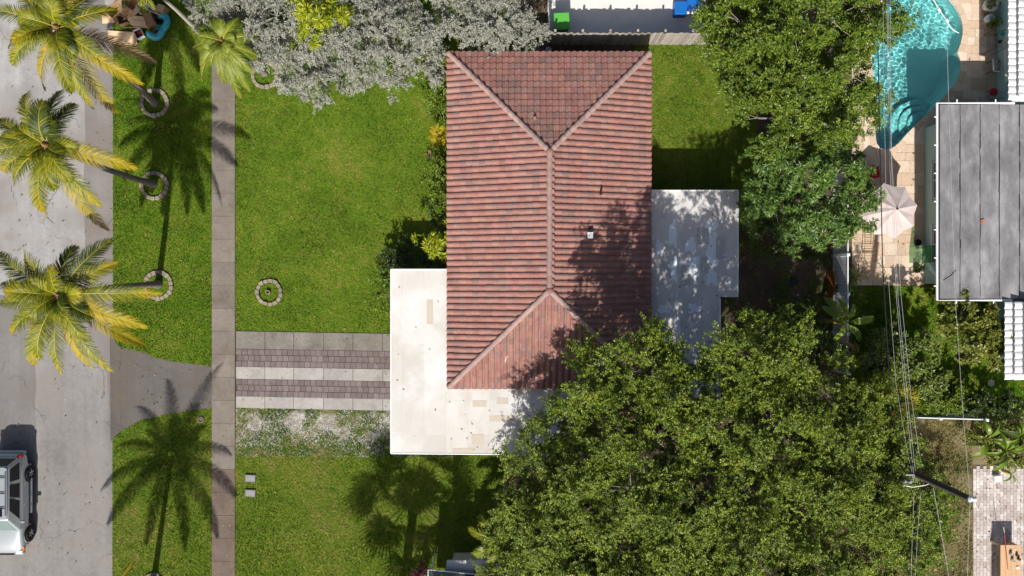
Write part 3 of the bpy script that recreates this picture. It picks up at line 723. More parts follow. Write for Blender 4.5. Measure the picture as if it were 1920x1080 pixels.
# ridge and hip caps
cm = MB(); n_ = 9
def cap_mesh(L):
    vs = []; fs = []
    for y_, r_ in ((0, .135), (L, .112)):
        for k in range(n_):
            a_ = math.pi * k / (n_ - 1); vs.append((math.cos(a_) * r_, y_, math.sin(a_) * r_ * .85 + (.012 if y_ == 0 else 0)))
    for k in range(n_):
        a_ = math.pi * k / (n_ - 1); vs.append((math.cos(a_) * .115, 0.003, math.sin(a_) * .1))
    for k in range(n_ - 1): fs += [(k, k + 1, n_ + k + 1, n_ + k), (2 * n_ + k, 2 * n_ + k + 1, k + 1, k)]
    me = bpy.data.meshes.new('ridge_tile'); me.from_pydata(vs, [], fs); me.materials.append(M['cap'])
    me.polygons.foreach_set('use_smooth', [True] * len(fs)); me.set_sharp_from_angle(angle=R(50)); return me
capm = cap_mesh(.40)
def caps(p, q):
    d = q - p; L = d.length; cnt = int(L / .335); y_ = d.normalized(); x_ = y_.cross(Vector((0, 0, 1))).normalized(); z_ = x_.cross(y_)
    rot = Matrix((x_, y_, z_)).transposed().to_euler()
    for k in range(cnt + 1):
        o = link('ridge_tile', capm, roof); o.location = p + d * (k / (cnt + 1)) + Vector((random.uniform(-.008, .008), 0, .045)) - wloc(house); o.rotation_euler = rot
for cpt, rpt in ((A, RS), (B_, RS), (C_, RN), (D_, RN)):
    caps(cpt, rpt)
caps(RS, RN)
for q in (RN, RS):
    m = MB(); m.lathe(q + Vector((0, 0, .02)), [(.19, -.03), (.17, .08), (.1, .15), (.02, .17)], 12); m.build('ridge_junction', M['tile'], roof, smooth=True)
# fascia and gutter board
for (p, q) in ((A, B_), (B_, C_), (C_, D_), (D_, A)):
    m = MB(); mid = (p + q) / 2; d = q - p; inward = (Vector((RX, 3.1, 0)) - Vector((mid.x, mid.y, 0)))
    ix = .07 if abs(d.y) > abs(d.x) else 0; iy = .07 if ix == 0 else 0
    c = Vector((mid.x + math.copysign(ix, inward.x) if ix else mid.x, mid.y + math.copysign(iy, inward.y) if iy else mid.y, ZE - .13))
    m.box(c, (abs(d.x) - .2 if iy else .03, abs(d.y) - .14 if ix else .03, .2)); m.build('fascia', M['white'], roof)
def on_roof(px, py):
    """point on the roof surface seen at a pixel"""
    z = 3.2
    for _ in range(12):
        p = P(px, py, z); dx = min(p.x - X0, X1 - p.x); dyv = min(p.y - Y0, Y1 - p.y)
        z = ZE + 1.55 * min(dx / 4.62, dyv / 4.6, 1)
    return P(px, py, z + .07)
q = on_roof(1106, 441); m = MB(); m.box(q + Vector((0, 0, .1)), (.26, .3, .24)); vo = m.build('vent_hood', M['white'], roof, bevel=.02)
m = MB(); m.box(q + Vector((0, .17, .12)), (.22, .1, .2)); m.build('vent_opening', M['black'], vo)
q = on_roof(1126, 364); m = MB(); m.tube([q, q + Vector((0, 0, .32))], .055, 10); m.build('vent_pipe', M['black'], roof)
q = on_roof(1003, 222); m = MB(); m.box(q, (.12, .16, .08), .3); m.build('vent_pipe', M['card_dk'], roof)
q = on_roof(950, 672); m = MB(); m.tube([q + Vector((-.06, -.16, 0)), q + Vector((-.03, .02, .03)), q + Vector((.07, .12, .02))], [.018, .022, .014], 6)
tag(m.build('debris', M['white'], origin=q), 'thin white scrap lying on the south hip of the tiled roof', 'debris')
# ---- white flat roof: carport and front
def flat_white():
    t = NT('white_roof_coating'); b = t.n('ShaderNodeTexBrick'); b.offset = .37; b.inputs['Scale'].default_value = 1.0
    b.inputs['Mortar Size'].default_value = .006; b.inputs['Brick Width'].default_value = 2.6; b.inputs['Row Height'].default_value = 1.02
    b.inputs['Color1'].default_value = (.50, .475, .44, 1); b.inputs['Color2'].default_value = (.57, .55, .52, 1); b.inputs['Mortar'].default_value = (.45, .42, .385, 1); b.inputs['Bias'].default_value = .15
    mp = t.n('ShaderNodeMapping'); mp.inputs['Rotation'].default_value = (0, 0, R(90)); g = t.n('ShaderNodeNewGeometry'); t.l(g.outputs['Position'], mp.inputs[0]); t.l(mp.outputs[0], b.inputs['Vector'])
    c = t.mix(t.ramp(t.noise(1.3, 6, .7, (1, .35, 1)), [(.5, 0.0), (.72, .6)]), b.outputs['Color'], (.47, .41, .345))
    c = t.mix(t.ramp(t.noise(.45, 4, .6), [(.47, 0.0), (.66, .8)]), c, (.66, .655, .65))
    return t.finish(c, .75, .25, bump=t.noise(12, 4), bstr=.15, bdist=.01)
M['flat_white'] = flat_white()
ZC = 2.46
cpx = [(733, 505), (870, 505), (870, 700), (1100, 700), (1100, 853), (733, 850)]
cp = [P(a, b, ZC) for a, b in cpx][::-1]
m = MB(); m.prism([(p.x, p.y) for p in cp], ZC - .16, ZC); cro = m.build('carport_roof', M['flat_white'], house)
m = MB()
ring = [(733, 505), (733, 850), (1100, 853)]
for (a0, b0), (a1, b1) in zip(ring[:-1], ring[1:]):
    p, q = P(a0, b0, ZC), P(a1, b1, ZC); m.tube([p + Vector((0, 0, -.01)), q + Vector((0, 0, -.01))], .035, 6)
p, q = P(733, 505, ZC), P(842, 505, ZC); m.tube([p, q], .035, 6); m.build('edge_trim', M['alu_white'], cro)
for a, b, w1, h1 in ((899, 757, 26, 12), (940, 785, 45, 11), (942, 752, 22, 12), (896, 824, 24, 20), (806, 585, 12, 46), (868, 845, 40, 9)):
    p = P(a, b, ZC); m = MB(); m.box((p.x, p.y, ZC + .002), (w1 / 40.5, h1 / 40.5, .008)); m.build('roof_patch', plain('cream_patch_%d' % a, (.50, .44, .37), .8, .08), cro)
for a, b in ((742, 515), (742, 590), (742, 838), (860, 842), (990, 842)):
    p = P(a, b, ZC); m = MB(); m.box((p.x, p.y, ZC / 2 - .08), (.12, .12, ZC - .16)); m.build('post', M['white'], house)
m = MB(); p = P(1090, 790, ZC); q = P(880, 735, ZC); m.box(((p.x + q.x) / 2, (p.y + q.y) / 2, 1.15), (p.x - q.x, abs(p.y - q.y), 2.29)); m.build('wall', M['offwhite'], house)
# ---- patched grey flat roof on the back
ZF = 2.35
def flat_grey():
    t = NT('weathered_roof_coating')
    c = t.ramp(t.noise(1.6, 6, .65, (1, .5, 1)), [(.3, (.50, .475, .46)), (.55, (.60, .58, .565)), (.75, (.67, .655, .645))])
    return t.finish(c, .7, .3, bump=t.noise(14, 4), bstr=.2, bdist=.01)
M['flat_grey'] = flat_grey()
fp = [P(a, b, ZF) for a, b in ((1205, 356), (1384, 356), (1383, 557), (1350, 557), (1350, 760), (1205, 760))][::-1]
m = MB(); m.prism([(p.x, p.y) for p in fp], ZF - .14, ZF); fr = m.build('patio_roof', M['flat_grey'], house)
m = MB()
for a, b in (((1222, 357), (1384, 357)), ((1384, 357), (1383, 557)), ((1350, 560), (1350, 760))): m.tube([P(*a, ZF), P(*b, ZF)], .035, 6)
m.build('edge_trim', M['alu_white'], fr)
mp1 = plain('flaking_white_coating', (.74, .79, .83), .6, .05); mp2 = plain('bare_grey_patch', (.46, .455, .445), .7, .1)
rr = random.Random(3)
def blob(cx1, cy1, rx, ry, n=26, rag=.35):
    ph = [rr.uniform(0, 6.28) for _ in range(5)]
    o = []
    for k in range(n):
        a_ = 2 * math.pi * k / n; r_ = 1 + rag * .5 * math.sin(3 * a_ + ph[0]) + rag * .4 * math.sin(5 * a_ + ph[1]) + rag * rr.uniform(-.35, .35)
        sq = 1 / max(abs(math.cos(a_)), abs(math.sin(a_)))
        r_ *= .6 * sq + .4
        o.append((cx1 + rx * .8 * math.cos(a_) * r_, cy1 + ry * .8 * math.sin(a_) * r_))
    return o
for k, (a, b, rx, ry) in enumerate(((1236, 465, 8, 17), (1262, 440, 9, 28), (1264, 505, 8, 28), (1295, 460, 12, 17), (1300, 500, 14, 25), (1333, 425, 13, 12), (1336, 470, 12, 40), (1334, 520, 14, 18), (1244, 580, 13, 9), (1303, 578, 16, 10), (1271, 610, 5, 25))):
    p = [P(x, y, ZF) for x, y in blob(a, b, rx, ry)][::-1]; m = MB(); m.prism([(v.x, v.y) for v in p], ZF - .01, ZF + .004 + .0007 * k); m.build('roof_patch', mp1, fr)
for k, (a, b, w1, h1) in enumerate(((1248, 505, 20, 58), (1318, 443, 22, 30), (1351, 465, 17, 42), (1285, 517, 16, 38), (1244, 400, 8, 20), (1321, 497, 12, 30))):
    p = P(a, b, ZF); m = MB(); m.box((p.x, p.y, ZF + .004), (w1 / 40.4, h1 / 40.4, .018 + .0011 * k), rr.uniform(-.03, .03)); m.build('roof_patch', mp2, fr)
m = MB(); p, q = P(1225, 370, ZF), P(1340, 740, ZF); m.box(((p.x + q.x) / 2, (p.y + q.y) / 2, 1.1), (abs(q.x - p.x), abs(q.y - p.y), 2.19)); m.build('wall', M['offwhite'], house)

# ---- the neighbour's house on the right edge
ZN = 2.72
nh = empty('house', (P(1860, 380, ZN).x, P(1860, 380, ZN).y, 0), 'pale aqua house with grey seamed flat roof beside the pool', 'house')
fx0, fy1, fy0 = P(1758, 0, ZN).x, P(0, 194, ZN).y, P(0, 562, ZN).y
fx1 = P(1902, 0, ZN).x + 4.5
m = MB(); m.prism([(fx0, fy0), (fx1, fy0), (fx1, fy1), (fx0, fy1)], ZN - .18, ZN - .02); nfr = m.build('flat_roof', M['black'], nh)
def seamed():
    t = NT('grey_roll_roofing')
    f = t.math('ADD', t.math('MULTIPLY', t.noise(.9, 6, .7, (1, .6, 1)), .45), t.math('MULTIPLY', t.noise(1.5, 5, .65, (1, .4, 1)), .55))
    c = t.ramp(f, [(.36, (.105, .103, .108)), (.5, (.185, .183, .19)), (.64, (.30, .298, .307))])
    return t.finish(c, .8, .3, bump=t.noise(60, 2), bstr=.2, bdist=.006)
M['rolled'] = seamed()
sx = [1762, 1800, 1837.5, 1873.5, 1911.5, 1949, 1986]
for k, (a, b) in enumerate(zip(sx[:-1], sx[1:])):
    p, q = P(a, 0, ZN).x, P(b, 0, ZN).x
    m = MB(); m.box(((p + q) / 2, (fy0 + fy1) / 2, ZN - .01), (q - p - .012, fy1 - fy0 - .1, .026 + .004 * (k % 2))); m.build('roofing_sheet', M['rolled'], nfr)
rr = random.Random(9)
for a in sx[1:-1]:
    m = MB(); y_ = fy0 + .15; x_ = P(a, 0, ZN).x
    while y_ < fy1 - .15:
        L_ = rr.uniform(.3, .8); wv = rr.choice((.018, .026, .035, .05)); m.box((x_ + rr.uniform(-.012, .012), y_ + L_ / 2, ZN + .008), (wv, L_ * 1.04, .012)); y_ += L_
    m.build('tar_seam', M['black'], nfr)
p = P(1842, 414, ZN); m = MB(); m.box((p.x, p.y, ZN + .03), (.16, .13, .05), .4); tag(m.build('debris', plain('orange_scrap', (.42, .12, .07), .8), origin=p), 'small orange scrap lying on the grey flat roof', 'debris')
p = P(1783, 518, ZN); m = MB(); m.tube([p + Vector((-.35, -.2, .03)), p + Vector((.0, .02, .03)), p + Vector((.2, .25, .04))], .02, 5); tag(m.build('twig', M['bark'], origin=p), 'dark bent twig fallen on the grey flat roof corner', 'twig')
# gutter of the flat roof
def gutter(pts, parent, zg, side_):
    m = MB(); m.tube([Vector((x, y, zg)) for x, y in pts], .055, 8); g_ = m.build('gutter', M['alu_white'], parent)
    for (a, b) in zip(pts[:-1], pts[1:]):
        d = Vector((b[0] - a[0], b[1] - a[1], 0)); n__ = max(2, int(d.length / 1.25))
        for k in range(n__):
            p = Vector((a[0], a[1], zg)) + d * ((k + .5) / n__); tdir = d.normalized(); nn = Vector((-tdir.y, tdir.x, 0)) * side_
            mm = MB(); mm.box(p + nn * .07 + Vector((0, 0, .045)), (.05 + abs(nn.x) * .13, .05 + abs(nn.y) * .13, .02)); mm.build('bracket', M['alu_white'], g_)
xr = P(1902, 0, ZN).x
gutter([(xr, fy1 + .02), (fx0 - .02, fy1 + .02), (fx0 - .02, fy0 - .02), (P(1897, 0, ZN).x, fy0 - .02)], nfr, ZN - .01, -1)
# walls
wx = G(1733, 0).x; wxe = G(1868, 0).x; wN = fy1 - .6; wS = fy0 + .75
m = MB(); m.box(((wx + wxe) / 2 + .2, (wN + wS) / 2, 1.27), (wxe - wx + .4, wN - wS, 2.53)); m.build('wall', M['teal_wall'], nh)
m = MB(); m.box((wxe + 3.0, (P(0, 690, ZN).y + P(0, -90, ZN).y) / 2, 1.3), (6, P(0, -90, ZN).y - P(0, 690, ZN).y, 2.6)); m.build('wall', M['teal_wall'], nh)
for b0, b1 in ((300, 370), (422, 492)):
    y_ = (P(0, b0, 1.6).y + P(0, b1, 1.6).y) / 2; window(nh, (wx, y_, 1.55), 1.75, 1.15, '-x', ('white', 'glass_dark'), 1)
window(nh, (wxe, P(0, 108, 1.6).y, 1.55), 1.9, 1.2, '-x', ('white', 'glass_dark'), 1)
window(nh, (wxe, P(0, 600, 1.6).y, 1.55), 1.7, 1.2, '-x', ('white', 'glass_dark'), 1)
# white tile roofs of the neighbour
def white_roof(xe, ya, yb, ncol):
    """tiles rising to the east from the eave x = xe between ya (south) and yb (north)"""
    ztop = ZN + .12; sl_ = .33; un = Vector((0, -1, 0)); vn = Vector((1, 0, sl_)).normalized(); nn = un.cross(vn)
    if nn.z < 0: nn = -nn
    rot = Matrix((-un, vn, nn)).transposed(); W_ = ncol * .40
    m = MB(); m.add([(xe + .03, ya, ztop - .03), (xe + 7, ya, ztop + 7 * sl_ - .03), (xe + 7, yb, ztop + 7 * sl_ - .03), (xe + .03, yb, ztop - .03), (xe + .03, ya, ztop - .2), (xe + .03, yb, ztop - .2), (xe + 7, ya, ztop - .2), (xe + 7, yb, ztop - .2)],
                    [(0, 1, 2, 3), (4, 0, 3, 5), (0, 4, 6, 1), (3, 2, 7, 5), (4, 5, 7, 6)])
    r_ = m.build('tile_roof', M['white'], nh)
    wm = bpy.data.meshes.get('white_tile')
    if wm is None:
        s_ = 1.12; pr = [(0, 0), (.02, .022), (.09, .045), (.17, .05), (.25, .045), (.30, .02), (.318, 0)]; n3 = len(pr); vs_ = [(-u_, v_, h_ + l_) for v_, l_ in ((0, .035), (.43, 0)) for u_, h_ in pr] + [(-u_, .003, h_ + .008) for u_, h_ in pr]
        fs_ = [(n3 + k, n3 + k + 1, k + 1, k) for k in range(n3 - 1)] + [(k, k + 1, 2 * n3 + k + 1, 2 * n3 + k) for k in range(n3 - 1)]
        wm = bpy.data.meshes.new('white_tile'); wm.from_pydata(vs_, [], fs_); wm.materials.append(M['white_tile']); wm.polygons.foreach_set('use_smooth', [True] * len(fs_)); wm.set_sharp_from_angle(angle=R(60))
    yy = ya + .32
    while yy < yb + .02:
        for c in range(ncol):
            o = link('tile', wm, r_); b = Vector((xe - .04, yy, ztop)) + vn * (c * .40) + nn * (.0); o.location = b - wloc(nh); o.rotation_euler = Matrix((Vector((0, 1, 0)) * 1, vn, nn)).transposed().to_euler() if False else rot.to_euler()
        yy += .325
    return r_
xeN = P(1904, 0, ZN + .1).x; xeS = P(1897, 0, ZN + .1).x
r1 = white_roof(xeN, P(0, 190, ZN).y, P(0, -90, ZN).y, 5)
r2 = white_roof(xeS, P(0, 711, ZN).y, P(0, 566, ZN).y, 5)
gutter([(xeN - .06, P(0, 190, ZN).y), (xeN - .06, P(0, -90, ZN).y)], r1, ZN + .02, -1)
gutter([(xeS - .06, P(0, 711, ZN).y), (xeS - .06, P(0, 568, ZN).y)], r2, ZN + .02, -1)

# ---- low roof with a glass panel at the bottom edge
ZB = 2.2
sb = empty('shed', (P(900, 1140, ZB).x, P(900, 1140, ZB).y, 0), 'low pale flat roof structure under the palm at the bottom edge', 'shed')
m = MB(); pp = [P(a, b, ZB) for a, b in ((838, 1051), (990, 1051), (1000, 1180), (815, 1180))][::-1]; m.prism([(p.x, p.y) for p in pp], ZB - .12, ZB); so_ = m.build('roof', plain('pale_grey_metal', (.55, .57, .60), .5, .06, 2), sb)
m = MB(); p0, p1 = P(845, 1175, ZB), P(980, 1065, ZB); m.box(((p0.x + p1.x) / 2, (p0.y + p1.y) / 2, 1.03), (abs(p1.x - p0.x), abs(p1.y - p0.y), 2.07)); m.build('wall', M['offwhite'], sb)
m = MB(); p0 = P(889, 1071, ZB + .01); p1 = P(925, 1080, ZB); m.box(((p0.x + p1.x) / 2, (p0.y + p1.y) / 2 - .1, ZB + .03), (p1.x - p0.x, .5, .06)); m.build('roof_hatch', M['black'], so_)
zt = 2.5; m = MB(); q = [P(803, 1068, zt), P(915, 1079, zt), P(912, 1190, zt - .3), P(800, 1180, zt - .3)]
m.add([*q, *[v - Vector((0, 0, .05)) for v in q]], [(3, 2, 1, 0), (4, 5, 6, 7), (0, 1, 5, 4), (1, 2, 6, 5), (2, 3, 7, 6), (3, 0, 4, 7)])
spo = m.build('glass_panel', plain('dark_blue_glass', (.012, .03, .05), .12, .2, 3, spec=.6, bump=0), sb)
m = MB(); m.tube([v for v in q + [q[0]]], .03, 6); m.build('frame', M['white'], spo)
for v in q[:1] + q[3:]:
    m = MB(); m.tube([(v.x + .1, v.y - .1, 0), (v.x + .1, v.y - .1, v.z - .05)], .04, 8); m.build('post', M['white'], sb)

# ---- taller house just below the frame: its shadow falls over the low roof
sh_ = empty('house', (*G(1090, 1250)[:2], 0), 'taller cream house just below the frame, shading the low pale roof', 'house')
x0_, x1_, y1_, y0_ = G(868, 0).x, G(1330, 0).x, G(0, 1088).y, G(0, 1480).y
m = MB(); m.box(((x0_ + x1_) / 2, (y0_ + y1_) / 2, 2.2), (x1_ - x0_ - .5, y1_ - y0_ - .5, 4.4)); m.build('wall', M['offwhite'], sh_)
m = MB(); m.box(((x0_ + x1_) / 2, (y0_ + y1_) / 2, 4.5), (x1_ - x0_, y1_ - y0_, .2)); m.build('roof', M['flat_grey'], sh_)
for xx in (-1.5, 2.5, 6.5): window(sh_, (xx, y1_ - .25, 2.8), 1.4, 1.1, '+y')

# ================================================================== VEGETATION
def nrmz(a): return a / np.maximum(np.linalg.norm(a, axis=-1, keepdims=True), 1e-9)
def leaf_mesh(name, base, d, nr, L, W, mat, off, bend=.12, fold=.12):
    d = nrmz(d); side = nrmz(np.cross(d, nr)); up = nrmz(np.cross(side, d)); n = len(base)
    v = np.zeros((n, 4, 3), np.float32)
    L = L[:, None]; W = W[:, None]
    v[:, 0] = base; mid = base + d * L * .48
    v[:, 1] = mid + side * W * .5 + up * W * fold; v[:, 3] = mid - side * W * .5 + up * W * fold
    v[:, 2] = base + d * L; v[:, 2, 2] -= (bend * L)[:, 0]
    v -= np.array(off, np.float32)
    return np_mesh(name, v.reshape(-1, 3), np.full(n, 4), np.arange(4 * n), mat)
def rnd_dirs(rs, n): return nrmz(rs.normal(size=(n, 3)))
def tree(name, base, lobes, label, cat, leaf, dens=2.6, clump=.5, twigs=6, per=14, ll=.12, lw=.055, style='spray', seed=0, trunk_r=.2, bark='bark', branch='bark_pale', group=None, up=.35, inner=.25, limb=.09, low=.25, part='crown', south=0.0, bough=.62):
    """lobes: (px, py, z, rx, ry, rz) - crown volumes seen at a pixel, radii in metres"""
    rs = np.random.RandomState(seed); rr = random.Random(seed)
    t = empty(name, (base[0], base[1], 0), label, cat, group); off = wloc(t)
    cs = np.array([P(l[0], l[1], l[2]) for l in lobes]); rad = np.array([l[3:6] for l in lobes])
    tb = MB(); top_z = max(.4, min(c[2] for c in cs) * .6); b0 = Vector((base[0], base[1], -.05))
    cen = Vector((float(cs[:, 0].mean()), float(cs[:, 1].mean()), 0))
    fork = Vector((base[0] * .7 + cen.x * .3, base[1] * .7 + cen.y * .3, top_z))
    tb.tube([b0, b0.lerp(fork, .15) + Vector((0, 0, .05)), b0.lerp(fork, .6), fork], [trunk_r * 1.4, trunk_r * 1.05, trunk_r * .9, trunk_r * .8], 9)
    tp = tb.build('trunk', M[bark], t, smooth=True)
    cp_all = []; ax_all = []; bb = MB()
    for i, (c, r) in enumerate(zip(cs, rad)):
        cv = Vector(c); mid = fork.lerp(cv, .5) + Vector((rr.uniform(-.3, .3), rr.uniform(-.3, .3), rr.uniform(.0, .4))) * min(1, r[0])
        lr = limb * (.6 + .5 * min(1.5, r[0] / 2))
        bb.tube([fork, fork.lerp(mid, .5), mid, mid.lerp(cv, .6), cv], [lr * 1.5, lr * 1.25, lr, lr * .7, lr * .4], 5, cap=False)
        n = max(4, int(dens * 2.6 * (r[0] * r[1] + .5 * r[2] * (r[0] + r[1]))))
        # boughs spread evenly over the lobe; clumps gather round them so gaps stay between
        nb = max(3, int(2.6 * (r[0] * r[1] + .5 * r[2] * (r[0] + r[1])) / (bough * bough * 1.15)))
        kk = np.arange(nb) + .5; zz = 1 - (1 + low + .15) * kk / nb; aa = 2.39996 * kk + rs.uniform(0, 6.28)
        bd = nrmz(np.stack([np.cos(aa) * np.sqrt(np.maximum(0, 1 - zz * zz)), np.sin(aa) * np.sqrt(np.maximum(0, 1 - zz * zz)), zz], 1) + rs.normal(size=(nb, 3)) * .22)
        bf = rs.uniform(.66, 1.1, nb); pick = rs.randint(0, nb, n)
        bc_ = c + bd * r * bf[:, None]
        p = bc_[pick] + rs.normal(size=(n, 3)) * np.array([bough * .26, bough * .26, bough * .18])
        ins_ = rs.uniform(size=n) < inner; di = rnd_dirs(rs, n)
        p[ins_] = (c + di * r * rs.uniform(.25, .72, n)[:, None])[ins_]
        d = nrmz((p - c) / r)
        keep = np.ones(n, bool)
        for j, (c2, r2) in enumerate(zip(cs, rad)):
            if j != i: keep &= (((p - c2) / r2) ** 2).sum(1) > .45
        p, d = p[keep], d[keep]
        keep = p[:, 2] > .12; p, d = p[keep], d[keep]
        cp_all.append(p); ax_all.append(nrmz(d / r))
        for q in p[::7]:
            qv = Vector(q); mm = cv.lerp(qv, .5) + Vector((rr.uniform(-.15, .15), rr.uniform(-.15, .15), rr.uniform(-.05, .15))) * min(1, r[0])
            bb.tube([cv, mm, qv], [max(.007, limb * .22), max(.005, limb * .14), .004], 3, cap=False)
    bb.build('branch', M[branch], tp, smooth=True)
    cp = np.concatenate(cp_all); ax = np.concatenate(ax_all); nc = len(cp)
    upv = np.array([0, 0, 1.0])
    # twigs of every clump
    O = np.repeat(cp, twigs, 0); AX = np.repeat(ax, twigs, 0); T = len(O)
    cs_ = np.repeat(rs.uniform(.65, 1.35, nc), twigs)
    D = nrmz(AX * .6 + rnd_dirs(rs, T) * .85 + upv * up + np.array([0, -south, 0]))
    O = O + rnd_dirs(rs, T) * (clump * .35 * cs_)[:, None]
    if style == 'spray':
        ln = clump * rs.uniform(.6, 1.3, T) * cs_
        tt = np.tile(np.linspace(.08, 1, per), T); B = np.repeat(O, per, 0); DD = np.repeat(D, per, 0); LN = np.repeat(ln, per)
        base_ = B + DD * (LN * tt)[:, None]; base_[:, 2] -= (LN * tt ** 2 * .25)
        sd = nrmz(np.cross(DD, upv + rs.normal(size=(len(DD), 3)) * .35)); sg = np.tile(np.where(np.arange(per) % 2, 1.0, -1.0), T)
        ld = nrmz(DD * .6 + sd * sg[:, None] * .8 + rs.normal(size=(len(DD), 3)) * .3)
    else:   # rosettes of leaves at the twig ends
        E = O + D * (clump * .5 * cs_)[:, None]
        a = np.tile(np.linspace(0, 6.283, per, endpoint=False), T) + np.repeat(rs.uniform(0, 6.28, T), per)
        DD = np.repeat(D, per, 0); x = nrmz(np.cross(DD, np.array([.3, .5, .1]))); y = np.cross(DD, x)
        th = rs.uniform(.75, 1.5, len(DD))
        ld = DD * np.cos(th)[:, None] + (x * np.cos(a)[:, None] + y * np.sin(a)[:, None]) * np.sin(th)[:, None]
        base_ = np.repeat(E, per, 0) + ld * ll * .12
    n = len(base_); nr = nrmz(upv + rs.normal(size=(n, 3)) * .45 + np.repeat(AX, per, 0) * .4)
    Ls = ll * rs.uniform(.65, 1.25, n); Ws = lw * rs.uniform(.7, 1.25, n)
    lm = leaf_mesh(part, base_, ld, nr, Ls, Ws, M[leaf], off)
    o = link(part, lm, t)
    return t
def L_(rows):
    out = []
    for r in rows:
        px, py, z, a = r[:4]; out.append((px, py, z, a, (r[4] if len(r) > 4 else a), (r[5] if len(r) > 5 else a * .75)))
    return out
# ---- the big tree covering the house's south-east corner
oak_lobes = L_([(1125, 700, 8.1, 1.45), (1205, 690, 8.2, 1.5), (1290, 740, 8.4, 1.7), (1395, 672, 8.2, 1.7), (1462, 655, 7.8, 1.3), (1545, 748, 7.2, 1.7), (1640, 772, 5.0, 1.5),
                (1052, 800, 5.6, 1.35), (1135, 800, 7.6, 1.8), (1240, 815, 8.3, 1.9), (1345, 815, 8.7, 2.0), (1450, 790, 8.5, 2.0), (1560, 835, 7.2, 1.9), (1652, 850, 5.0, 1.5),
                (1012, 880, 5.6, 1.3), (1085, 900, 7.4, 1.8), (1185, 920, 8.4, 2.0), (1290, 920, 8.9, 2.1), (1400, 920, 9.0, 2.2), (1510, 930, 8.7, 2.1), (1610, 940, 6.2, 1.8), (1680, 915, 4.8, 1.2),
                (995, 970, 5.4, 1.35), (1065, 1010, 7.0, 1.8), (1165, 1030, 8.2, 2.0), (1280, 1040, 8.8, 2.2), (1400, 1040, 9.0, 2.2), (1520, 1050, 8.6, 2.1), (1630, 1050, 5.6, 1.8), (1685, 1020, 4.8, 1.2),
                (1020, 1100, 6.0, 1.5), (968, 1000, 4.9, 1.0), (985, 920, 5.0, 1.05), (960, 1060, 4.8, 1.2), (1140, 1150, 7.5, 2.0), (1270, 1160, 8.0, 2.0), (1400, 1160, 8.2, 2.1), (1530, 1160, 7.8, 2.0), (1650, 1150, 5.0, 1.6)])
rq = random.Random(99); oak_keep = [(l[0], l[1], l[2], l[3] * .95, l[4] * .95, l[3] * .9) for l in oak_lobes[:10]]
oak_lobes = [(l[0] + rq.uniform(-10, 10), l[1] + rq.uniform(-10, 10), l[2] + (rq.uniform(-1.1, .35) if l[2] > 6.9 else rq.uniform(-.3, .1)), l[3] * rq.uniform(.78, .98), l[4] * rq.uniform(.78, .98), l[3] * rq.uniform(.8, 1.05)) for l in oak_lobes[10:]]
oak_lobes = oak_keep + oak_lobes
tree('broadleaf_tree', G(1300, 830), oak_lobes, 'huge dark green spreading tree overhanging the tiled roof and patched flat roof', 'tree', 'oak', dens=7.8, clump=.44, twigs=9, per=17, ll=.098, lw=.05, seed=1, trunk_r=.42, limb=.10, inner=.26, up=.4, bough=1.25, branch='bark')
# ---- yellow-green tree over the pool
tree('broadleaf_tree', G(1490, 150), L_([(1400, 55, 5.2, 1.7), (1480, 35, 6.3, 2.0), (1562, 40, 6.1, 1.8), (1630, 52, 5.0, 1.3), (1668, 30, 4.4, .8), (1422, 150, 4.9, 1.5), (1500, 140, 6.1, 1.9), (1574, 130, 5.6, 1.55), (1618, 172, 4.7, .85),
      (1448, 222, 4.6, 1.3), (1528, 222, 5.0, 1.5), (1584, 218, 4.3, .95), (1365, 35, 4.4, 1.1), (1352, 90, 3.4, .8), (1400, -60, 5, 1.6), (1490, -70, 6, 1.9), (1590, -60, 5.6, 1.8), (1640, 212, 3.6, .45), (1375, 115, 3.4, .7)]),
     'tall yellow-green leafy tree leaning over the turquoise pool', 'tree', 'ficus', dens=7.5, clump=.42, twigs=8, per=14, ll=.125, lw=.062, seed=2, trunk_r=.3, limb=.08, inner=.3, up=.4, bough=1.0)
# ---- rounded bright green tree
tree('broadleaf_tree', G(1500, 375), L_([(1436, 312, 3.5, 1.0), (1500, 322, 4.2, 1.4), (1568, 328, 4.1, 1.25), (1606, 368, 3.6, .85), (1452, 385, 3.7, 1.2), (1535, 398, 4.1, 1.4), (1586, 408, 3.5, .95), (1424, 352, 3.1, .75), (1500, 432, 3.2, .8), (1560, 285, 3.5, .8)]),
     'rounded bright green tree with pointed leaf rosettes left of the parasol', 'tree', 'mango', dens=11, clump=.3, twigs=5, per=11, ll=.21, lw=.05, style='rosette', seed=3, trunk_r=.16, limb=.05, inner=.25, up=.5, bough=.6)
